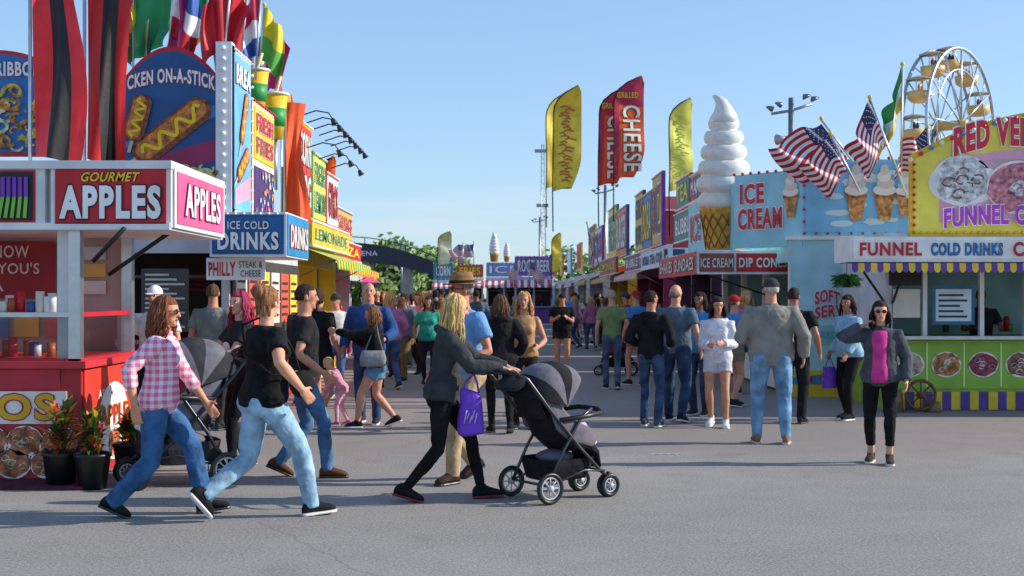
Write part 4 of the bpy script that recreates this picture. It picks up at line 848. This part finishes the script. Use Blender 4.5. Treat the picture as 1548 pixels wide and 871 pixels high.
def softserve(x,y,z0,H,name='soft_serve_cone_statue'):
    g=Grp(name,(x,y,z0),0,H/2.9); c=g.part('cone'); CM=M('d09a3a','wood'); 
    c.tube([(0,0,0),(0,0,.06),(0,0,.66),(0,0,.72),(0,0,.80),(0,0,.82)],[.30,.32,.40,.44,.44,.38],CM,28)
    dk=M('8a5a1c','wood')
    for k in range(14):
        for s in (-1,1):
            a=k*2*pi/14; c.tube([((.325+.085*t)*math.cos(a+s*t*.9),(.325+.085*t)*math.sin(a+s*t*.9),.05+.6*t) for t in [q/6 for q in range(7)]],.012,dk,5)
    m=g.part('swirl'); IW=M('dedbd4','plastic'); n=36; prof=[]
    z=.76
    lay=[(.47,.30),(.50,.30),(.47,.29),(.42,.28),(.36,.26),(.28,.24)]
    for r_,h_ in lay:
        for t in [0,.15,.35,.6,.8,.95]: prof.append((z+h_*t,r_*(.80+.20*max(0,math.sin(pi*min(1,t*1.02)))**.6)))
        z+=h_
    vs=[];fs=[]
    for j,(zz,r_) in enumerate(prof):
        for i in range(n): a=2*pi*i/n; vs.append(V((r_*math.cos(a),r_*math.sin(a),zz+.045*math.sin(a+.8)-.03*math.cos(a))))
    for j in range(len(prof)-1):
        for i in range(n): k=(i+1)%n; fs.append((j*n+i,j*n+k,(j+1)*n+k,(j+1)*n+i))
    m.add(vs,fs,IW,True)
    m.tube([(0,0,z-.12),(0,0,z+.02),(-.01,0,z+.14),(-.05,0,z+.27),(-.13,0,z+.36),(-.2,0,z+.38)],[.28,.24,.17,.11,.06,.02],IW,20)
    g.done()
softserve(X(1094,22.2),22.2,2.38,Z(138,22.2)-2.38)
for px,d,a,b in ((747,72,396,350),(766,70.5,396,365)): softserve(X(px,d),d,Z(a,d),Z(b,d)-Z(a,d))
# RIGHT row
stand('boba_tea_stand',(4.3,33.8,0),-90,6.2,3,2.6,'4a2a4a','d8a0c0',None,[('BOBA TEA COFFEE',.1,2.3,6.1,2.7,.9,'d8e8f0','2a5a9a','222222'),('BUBBLE TEA',.2,3.0,6.0,3.7,.05,'2f7a6a','f4f4f2','c8182a')],tops([(.3,3.8,2.8,4.6,.0,'c8182a','2a8a7a',['TEA'],'f2d21e','222222'),(3,3.8,5.8,4.5,.0,'e8c020','7a2a6a',['MANGO'],'f4f4f2','222222')]),seed=11).done()
g=Grp('boba_tea_coffee_sign'); m=g.part('board'); m.T=frame((X(1002,28),28,0),0); m.box((0,2.18,-.1),(.97,2.66,0),M('dfe6ea')); m.rect(.03,2.21,.48,2.63,.012,M('2a4a6a')); m.text2('BOBA',.06,2.34,.45,2.5,.02,WH,BLK,.03); m.text('TEA',.56,2.51,.9,2.6,.008,M('2a3a4a'),.02); m.text('COFFEE',.53,2.38,.93,2.47,.008,M('2a3a4a'),.02); m.text('LEMO',.56,2.25,.9,2.34,.008,M('2a3a4a'),.02); g.done()
stand('grilled_cheese_stand',(4.1,42,0),-90,7.4,3,2.6,'8a2a5a','c8a060',('c83a5a','f0e0c0'),[('BUBBLE TEA',.1,2.4,7.3,2.85,.4,'8a1f4a','f4f4f2','222222')],tops([(0,2.98,2.4,4.9,.05,'2a3a3a','e8b020',['GYRO','BOWL'],'222222','f4f4f2'),(2.5,2.98,5,4.7,.05,'c8182a','3a7ab0',['BOBA'],'f2d21e','222222'),(5.1,2.98,7.4,5.0,.05,'7a2a9a','d8b040',['80Z'],'7a1a2a','f4f4f2')]),seed=12).done()
stand('lemonade_stand',(3.9,51,0),-90,8,3,2.6,'d8b030','d8a020',('a83030','e8c050'),[('LEMONADE',.1,2.4,7.9,2.95,.4,'b03a2a','f2d21e','222222')],tops([(0,2.98,3.9,5.0,.05,'3a8a5a','e8d030',['FRESH'],'2a7a3a','f4f4f2'),(4,2.98,8,4.7,.05,'2a4a8a','e86a3a',['BURGER'],'f4f4f2','222222')]),seed=13).done()
stand('burger_stand',(3.7,61,0),-90,9,3,2.6,'c8c8d0','8a5aa0',('c8c020','c03040'),None,tops([(0,2.98,4.4,4.8,.05,'c8a030','8a2a3a',['FRIES'],'f2d21e','222222'),(4.5,2.98,9,4.5,.05,'7a3a8a','e8d8e8',['GYROS'],'7a3a8a','222222')]),seed=14).done()
# far cross rows
for i,(px,w_,d,b,s,t,c1,c2) in enumerate(((735,2.0,72,'d8d8e0','4a7ab0','ICE',"7a9ad0","f2f2f2"),(778,2.1,70,'c8b8d8','7a4a9a','ROOT BEER',"8a5ab0","f2f2f2"),(690,1.6,76,'e0d8c0','a83a3a','FRIES','c84a3a','f2d21e'),(655,1.3,84,'d0d8e0','3a8a8a','CORN','3a8a9a','f2f2f2'))):
    stand('food_stand',(X(px,d),d,0),0,w_,2.5,2.6,b,s,('c84a5a','f0f0f0'),None,tops([(0,2.7,w_,3.5+.3*(i%2),.05,c1,c1,[t],c2,'222222')]),seed=20+i).done()
for i in range(5):
    d=60+i*9; stand('food_stand',(-11.0-.9*i,d-6,0),90,8,3,2.4,('d8d0c0','c8d8e0','e0c8c8')[i%3],('2a6a9a','c8283a','e8b020')[i%3],(('e84a7a','2f9a4a','e8b020')[i%3],'f0f0f0'),None,None,seed=30+i).done()
    stand('food_stand',(3.6-.12*i,d+10,0),-90,8,3,2.6,('d8d0c0','c8d8e0','e0c8c8')[i%3],('2a6a9a','c8283a','e8b020')[i%3],(('e84a7a','2f9a4a','e8b020')[i%3],'f0f0f0'),None,tops([(0,2.98,4,4.4,.05,('e8b020','2a7ac0','c8283a')[i%3],('c8283a','f0f0f0','f2d21e')[i%3],None,'222222','222222')]),seed=40+i).done()
# pink market umbrella, left mid distance
g=Grp('market_umbrella',(X(530,42),42,0)); m=g.part('canopy'); m.tube([(0,0,2.05),(0,0,2.5)],[1.0,.05],M('e0407a','vinyl'),8,False); m.tube([(0,0,0),(0,0,2.5)],.03,al,6); g.done()
# bridge
g=Grp('pedestrian_bridge'); m=g.part('span'); d=100; NV=M('1d2236')
pts=[]; 
for i in range(13):
    t=i/12; pts.append((X(490+185*t,d),Z(368+34*t*t*1.1-5*math.sin(t*3),d)))
vs=[];fs=[]
for i,(x,z) in enumerate(pts):
    for y in (d,d+4): vs+=[(x,y,z),(x,y,z-1.45+.4*abs(i-5)/7)]
    if i: b=4*(i-1); fs+=[(b,b+1,b+5,b+4),(b+2,b+6,b+7,b+3),(b,b+4,b+6,b+2),(b+1,b+3,b+7,b+5)]
m.add(vs,fs,NV)
for (x,z) in pts[::2]: m.tube([(x,d,z),(x,d,z+.45)],.04,NV,5)
m.tube([(x,d,z+.45) for x,z in pts],.04,NV,5)
for i in (0,4,8): m.box((pts[i][0]-.3,d+.5,0),(pts[i][0]+.3,d+3.5,pts[i][1]-1.3),M('8a8a88'))
m.T=frame((pts[1][0],d-.05,0),0); m.text('& ARENA',.6,4.75,3.4,5.15,.02,M('c8c8d8'),.02); g.done()
# trees
def foliage(m,c,r,n,s,rr,cols):
    for i in range(n):
        while 1:
            p=V((rr.uniform(-1,1),rr.uniform(-1,1),rr.uniform(-1,1)))
            if p.length<1: break
        p=p*(.6+.4*p.length); q=V(c)+V((p.x*r[0],p.y*r[1],p.z*r[2])); a=V((rr.uniform(-1,1),rr.uniform(-1,1),rr.uniform(-1,1))).normalized()*s; b=a.orthogonal().normalized()*s*.7
        m.add([q-a,q-b,q+a,q+b],[(0,1,2,3)],M(cols[rr.randrange(len(cols))],'leaf'))
g=Grp('distant_tree_line'); t=g.part('trunks'); l=g.part('crowns'); rr=random.Random(9)
for i in range(44):
    x=rr.uniform(-24,-6.5) if i<38 else rr.uniform(4,22); y=rr.uniform(112,140); h=rr.uniform(4.5,8.0); t.tube([(x,y,0),(x+.2,y,h*.6)],[.3,.15],M('5a4636','wood'),6)
    for k in range(6): foliage(l,(x+rr.uniform(-1.5,1.5),y+rr.uniform(-1,1),h*.55+rr.uniform(-2.0,1.9)),(1.7,1.6,1.4),60,.36,rr,('5a7c38','6a9042','48662c','86a04c'))
g.done()
# red roof building & towers
g=Grp('red_roof_building'); m=g.part('walls'); d=85; x0=X(985,d);x1=X(1060,d); m.box((x0,d,0),(x1+6,d+8,Z(318,d)),M('a03038')); m.add([(x0-.5,d-.5,Z(318,d)),(x1+6.5,d-.5,Z(318,d)),(x1+5,d+4,Z(290,d)),(x0+1,d+4,Z(290,d))],[(0,1,2,3)],M('8a2028')); g.done()
def pole(px,d,top,kind,name):
    x=X(px,d); z=Z(top,d); g=Grp(name,(x,d,0)); m=g.part('mast'); gm=M('8f9499','metal')
    if kind=='lattice':
        for a in range(3):
            t=a*2.094; m.tube([(.5*math.cos(t),.5*math.sin(t),0),(.18*math.cos(t),.18*math.sin(t),z)],.05,gm,5)
        for k in range(40):
            zz=z*k/40; r0=.5-.32*k/40; a=k*2.094; m.tube([(r0*math.cos(a),r0*math.sin(a),zz),(r0*math.cos(a+2.094),r0*math.sin(a+2.094),zz+z/40)],.03,gm,4)
        m.box((-.9,-.1,z-1),(.9,.1,z-.6),gm); m.box((-.7,-.1,z*.62),(.7,.1,z*.62+.4),gm)
    else:
        m.tube([(0,0,0),(0,0,z)],[.11,.07],gm,8); m.tube([(-.5,0,z-.40),(0,0,z-.32),(.5,0,z-.16)],.035,gm,6)
        h=g.part('heads')
        for s,q in ((-.5,-.30),(.5,-.06),(-.28,-.2),(.3,.0)): h.loft([((s,-.05,z+q-.05),(.03,0,0),(0,.03,0)),((s+.06*(1 if s>0 else -1),-.16,z+q+.04),(.11,0,0),(0,.08,.05))],M('70757a','metal'),10)
        if kind=='horn':
            for s in (-1,1): h.tube([(s*.1,0,z-1.0),(s*.2,-.05,z-1.03),(s*.38,-.1,z-1.06)],[.04,.07,.14],M('a0a4a8','plastic'),10)
    g.done()
pole(820,150,218,'lattice','cell_tower'); pole(816,95,328,'flood','floodlight_pole'); pole(1196,32,148,'horn','floodlight_and_loudspeaker_pole'); pole(915,60,280,'flood','floodlight_pole'); pole(607,110,365,'flood','street_lamp')
# ferris wheel
g=Grp('ferris_wheel',(X(1436,95),95,0),46); m=g.part('rim'); cz=Z(190,95); FM=M('b9c3cf','metal'); Rw=5.6
for s in (-1,1):
    m.torus((0,s*.9,cz),(0,1,0),Rw,.13,FM,48,6); m.torus((0,s*.9,cz),(0,1,0),Rw*.72,.06,FM,40,5)
    for k in range(12):
        a=k*pi/6; m.tube([(0,s*.9,cz),(Rw*math.cos(a),s*.9,cz+Rw*math.sin(a))],.06,FM,5); b=a+pi/12; m.tube([(Rw*.72*math.cos(a),s*.9,cz+Rw*.72*math.sin(a)),(Rw*math.cos(b),s*.9,cz+Rw*math.sin(b))],.04,FM,4)
    m.tube([(-4,s*1.8,0),(0,s*1.2,cz)],.18,FM,6); m.tube([(4,s*1.8,0),(0,s*1.2,cz)],.18,FM,6)
m.tube([(0,-1.3,cz),(0,1.3,cz)],.35,M('d8b060'),12)
c=g.part('gondolas')
for k in range(12):
    a=k*pi/6; x=(Rw)*math.cos(a); z=cz+Rw*math.sin(a); m.tube([(x,-.9,z),(x,.9,z)],.06,FM,5)
    c.tube([(x,0,z-1.6),(x,0,z-1.4),(x,0,z-.85)],[.55,.8,.88],M('e8bc70'),14); c.tube([(x,0,z+.05),(x,0,z+.32)],[1.0,.08],M('e8dcc0'),14)
    for q in (-.5,.5): c.tube([(x+q,0,z-.9),(x+q,0,z+.1)],.035,M('d8c8a0'),4)
    for q in (-.25,.25): c.ell((x+q,-.1,z-.6),(.13,.12,.3),M(('3a3a4a','8a3a3a','c8a080')[k%3],'cloth'),8,6)
g.done()
# vendors
person('vendor_in_white_cap',X(234,13.9),13.9,175,1.72,False,1.0,0,None,((-.2,.3,1.15),(.2,.3,1.15)),('tee','dcdcdc'),('pants','222222'),skin='b98062',vox=.014,extra=[cap('e6e6e6')])
person('vendor_in_dark_shirt',X(1483,19.2),19.2,175,1.72,False,1.0,0,None,((-.2,.3,1.15),(.2,.3,1.15)),('tee','2a2a30'),('pants','222222'),skin='8a5a42',vox=.014)
person('man_in_black_tshirt_and_cap',X(850,27.5),27.5,178,1.66,False,1.25,0,None,((-.12,.3,1.2),(.14,.3,1.2)),('tee','1a1a1c'),('shorts','2a2a2c'),skin='b98062',vox=.014,extra=[cap('222222')])
# templates for crowd
TP=[]
for i,(f_,tk,tc,bk,bc,hk,hc,sk,fc) in enumerate(((0,'tee','a83434','jeans','2c4468','short','2a1c14','b98062',0),(1,'long','e08aa8','leggings','18181a','long','6a4428','c9987c',1),(0,'hoodie','5a6878','pants','6a6048','short','1a120e','8a5a42',0),(1,'tee','dcdce0','shorts','5f86ab','pony','3a2418','c08a70',1),(0,'tee','4a86c4','shorts','8a8068','short','5a4630','c08a70',0),(1,'sweater','b06a90','jeans','3a5478','mid','b08a58','c9987c',1),(0,'jacket','2c2e36','jeans','26364e','bald','','b98062',0),(1,'tee','2f9a86','leggings','22222a','wavy','2a1c16','9a6a4e',1),(0,'tee','e4e0d8','jeans','3c5a80','short','3a2a1c','b98062',0),(1,'tee','e8b040','shorts','2a3448','long','8a6038','c9987c',0),(0,'tee','7a8a5a','jeans','4a5a70','short','8a8078','c08a70',0))):
    TP.append(person('pedestrian',X(596+i*9,25+i*1.9),25+i*1.9,R.choice((0,180,170,10,-20,150)),1.6+.03*(i%9),bool(f_),R.uniform(.95,1.2),0,st(.2,-.18,15) if i%2 else st(.1,-.12,10),((-.18,.26,1.05) if i%3==0 else None,(.26,.1,.92)),(tk,tc),(bk,bc),'2a2a2a','cccccc',sk,(hk,hc),R.uniform(-25,25),R.choice((0,0,8)),.018,extra=[cap(('2a3a6a','a02028','333333')[i%3])] if i in(0,4,8) else None))
# world / lights
W=bpy.data.worlds.new('World'); sc.world=W; W.use_nodes=True; nt=W.node_tree; bg=nt.nodes['Background']; sky=nt.nodes.new('ShaderNodeTexSky'); sky.sky_type='NISHITA'; sky.sun_disc=False
sd=V((2.8,.12,1.45)).normalized(); elv=math.asin(sd.z); az=math.atan2(sd.x,sd.y); sky.sun_elevation=elv; sky.sun_rotation=az; sky.air_density=1.0; sky.dust_density=.4; sky.ozone_density=1.8
gm=nt.nodes.new('ShaderNodeGamma'); gm.inputs[1].default_value=.6; vm=nt.nodes.new('ShaderNodeVectorMath'); vm.operation='MULTIPLY'; vm.inputs[1].default_value=(1.52,1.92,2.42)
tcw=nt.nodes.new('ShaderNodeTexCoord'); mpw=nt.nodes.new('ShaderNodeMapping'); mpw.inputs['Scale'].default_value=(3,3,38); nw=nt.nodes.new('ShaderNodeTexNoise'); nw.inputs['Scale'].default_value=1.6; nw.inputs['Detail'].default_value=6
nt.links.new(tcw.outputs['Generated'],mpw.inputs[0]); nt.links.new(mpw.outputs[0],nw.inputs[0])
sx=nt.nodes.new('ShaderNodeSeparateXYZ'); nt.links.new(tcw.outputs['Generated'],sx.inputs[0])
def mr(src,a,b,c,d):
    r=nt.nodes.new('ShaderNodeMapRange'); nt.links.new(src,r.inputs[0])
    for i,v in enumerate((a,b,c,d)): r.inputs[i+1].default_value=v
    return r.outputs[0]
m1=nt.nodes.new('ShaderNodeMath'); m1.operation='MULTIPLY'; nt.links.new(mr(nw.outputs[0],.48,.68,0,.55),m1.inputs[0]); nt.links.new(mr(sx.outputs['Z'],.03,.11,1,0),m1.inputs[1])
mc=nt.nodes.new('ShaderNodeMix'); mc.data_type='RGBA'; mc.inputs[7].default_value=(5.2,5.6,6.0,1)
nt.links.new(sky.outputs[0],gm.inputs[0]); nt.links.new(gm.outputs[0],vm.inputs[0]); nt.links.new(m1.outputs[0],mc.inputs[0]); nt.links.new(vm.outputs[0],mc.inputs[6]); nt.links.new(mc.outputs[2],bg.inputs[0]); bg.inputs[1].default_value=.15
l=bpy.data.lights.new('sun','SUN'); l.energy=5; l.angle=rad(.5); l.color=(1,.91,.78); lo=bpy.data.objects.new('sun',l); col.objects.link(lo); lo.rotation_euler=sd.to_track_quat('Z','Y').to_euler()
cam=bpy.data.cameras.new('camera'); co=bpy.data.objects.new('camera',cam); col.objects.link(co); co.location=(0,0,1.6); co.rotation_euler=(rad(90),0,0); cam.sensor_width=36; cam.lens=45; cam.shift_y=12.5/1548; cam.clip_end=2000
cam.dof.use_dof=True; cam.dof.focus_distance=11; cam.dof.aperture_fstop=4.5; sc.camera=co
sc.view_settings.view_transform='Standard'; sc.view_settings.look='None'; sc.view_settings.exposure=0
# bake remesh
dg=bpy.context.evaluated_depsgraph_get(); dg.update()
new=[]
for ob in REM:
    me=bpy.data.meshes.new_from_object(ob.evaluated_get(dg)); new.append((ob,me,list(ob.data.materials)))
for ob,me,ms in new:
    ob.modifiers.clear(); me.materials.clear(); 
    for q in ms: me.materials.append(q)
    ob.data=me
# crowd instances
rr=random.Random(21)
def inst(t,x,y,r,s):
    e=bpy.data.objects.new('pedestrian',None); col.objects.link(e); e.location=(x,y,0); e.rotation_euler=(0,0,rad(r)); e.scale=(s,)*3
    for o in t.o: q=bpy.data.objects.new(o.name.split('.')[0],o.data); col.objects.link(q); q.parent=e
for i in range(96):
    y=rr.uniform(30,78); xl=-3.5-.06*(y-27); xr=3.1; u=rr.random()
    x=(xl+(xr-xl)*(u*.45 if rr.random()<.66 else (.82+.18*u if y<48 else u)))
    inst(TP[rr.randrange(len(TP))],x,y,rr.choice((0,180,165,15,90,-90,-15,200,-40)),rr.uniform(.88,1.02))
for px,d in ((925,22),(962,23),(508,20),(590,22),(455,19),(1110,18.5),(1128,21),(610,24),(635,26),(648,23)): inst(TP[rr.randrange(len(TP))],X(px,d),d,rr.choice((0,180,150,30,-60)),rr.uniform(.92,1.0))
print('objs',len(bpy.data.objects))
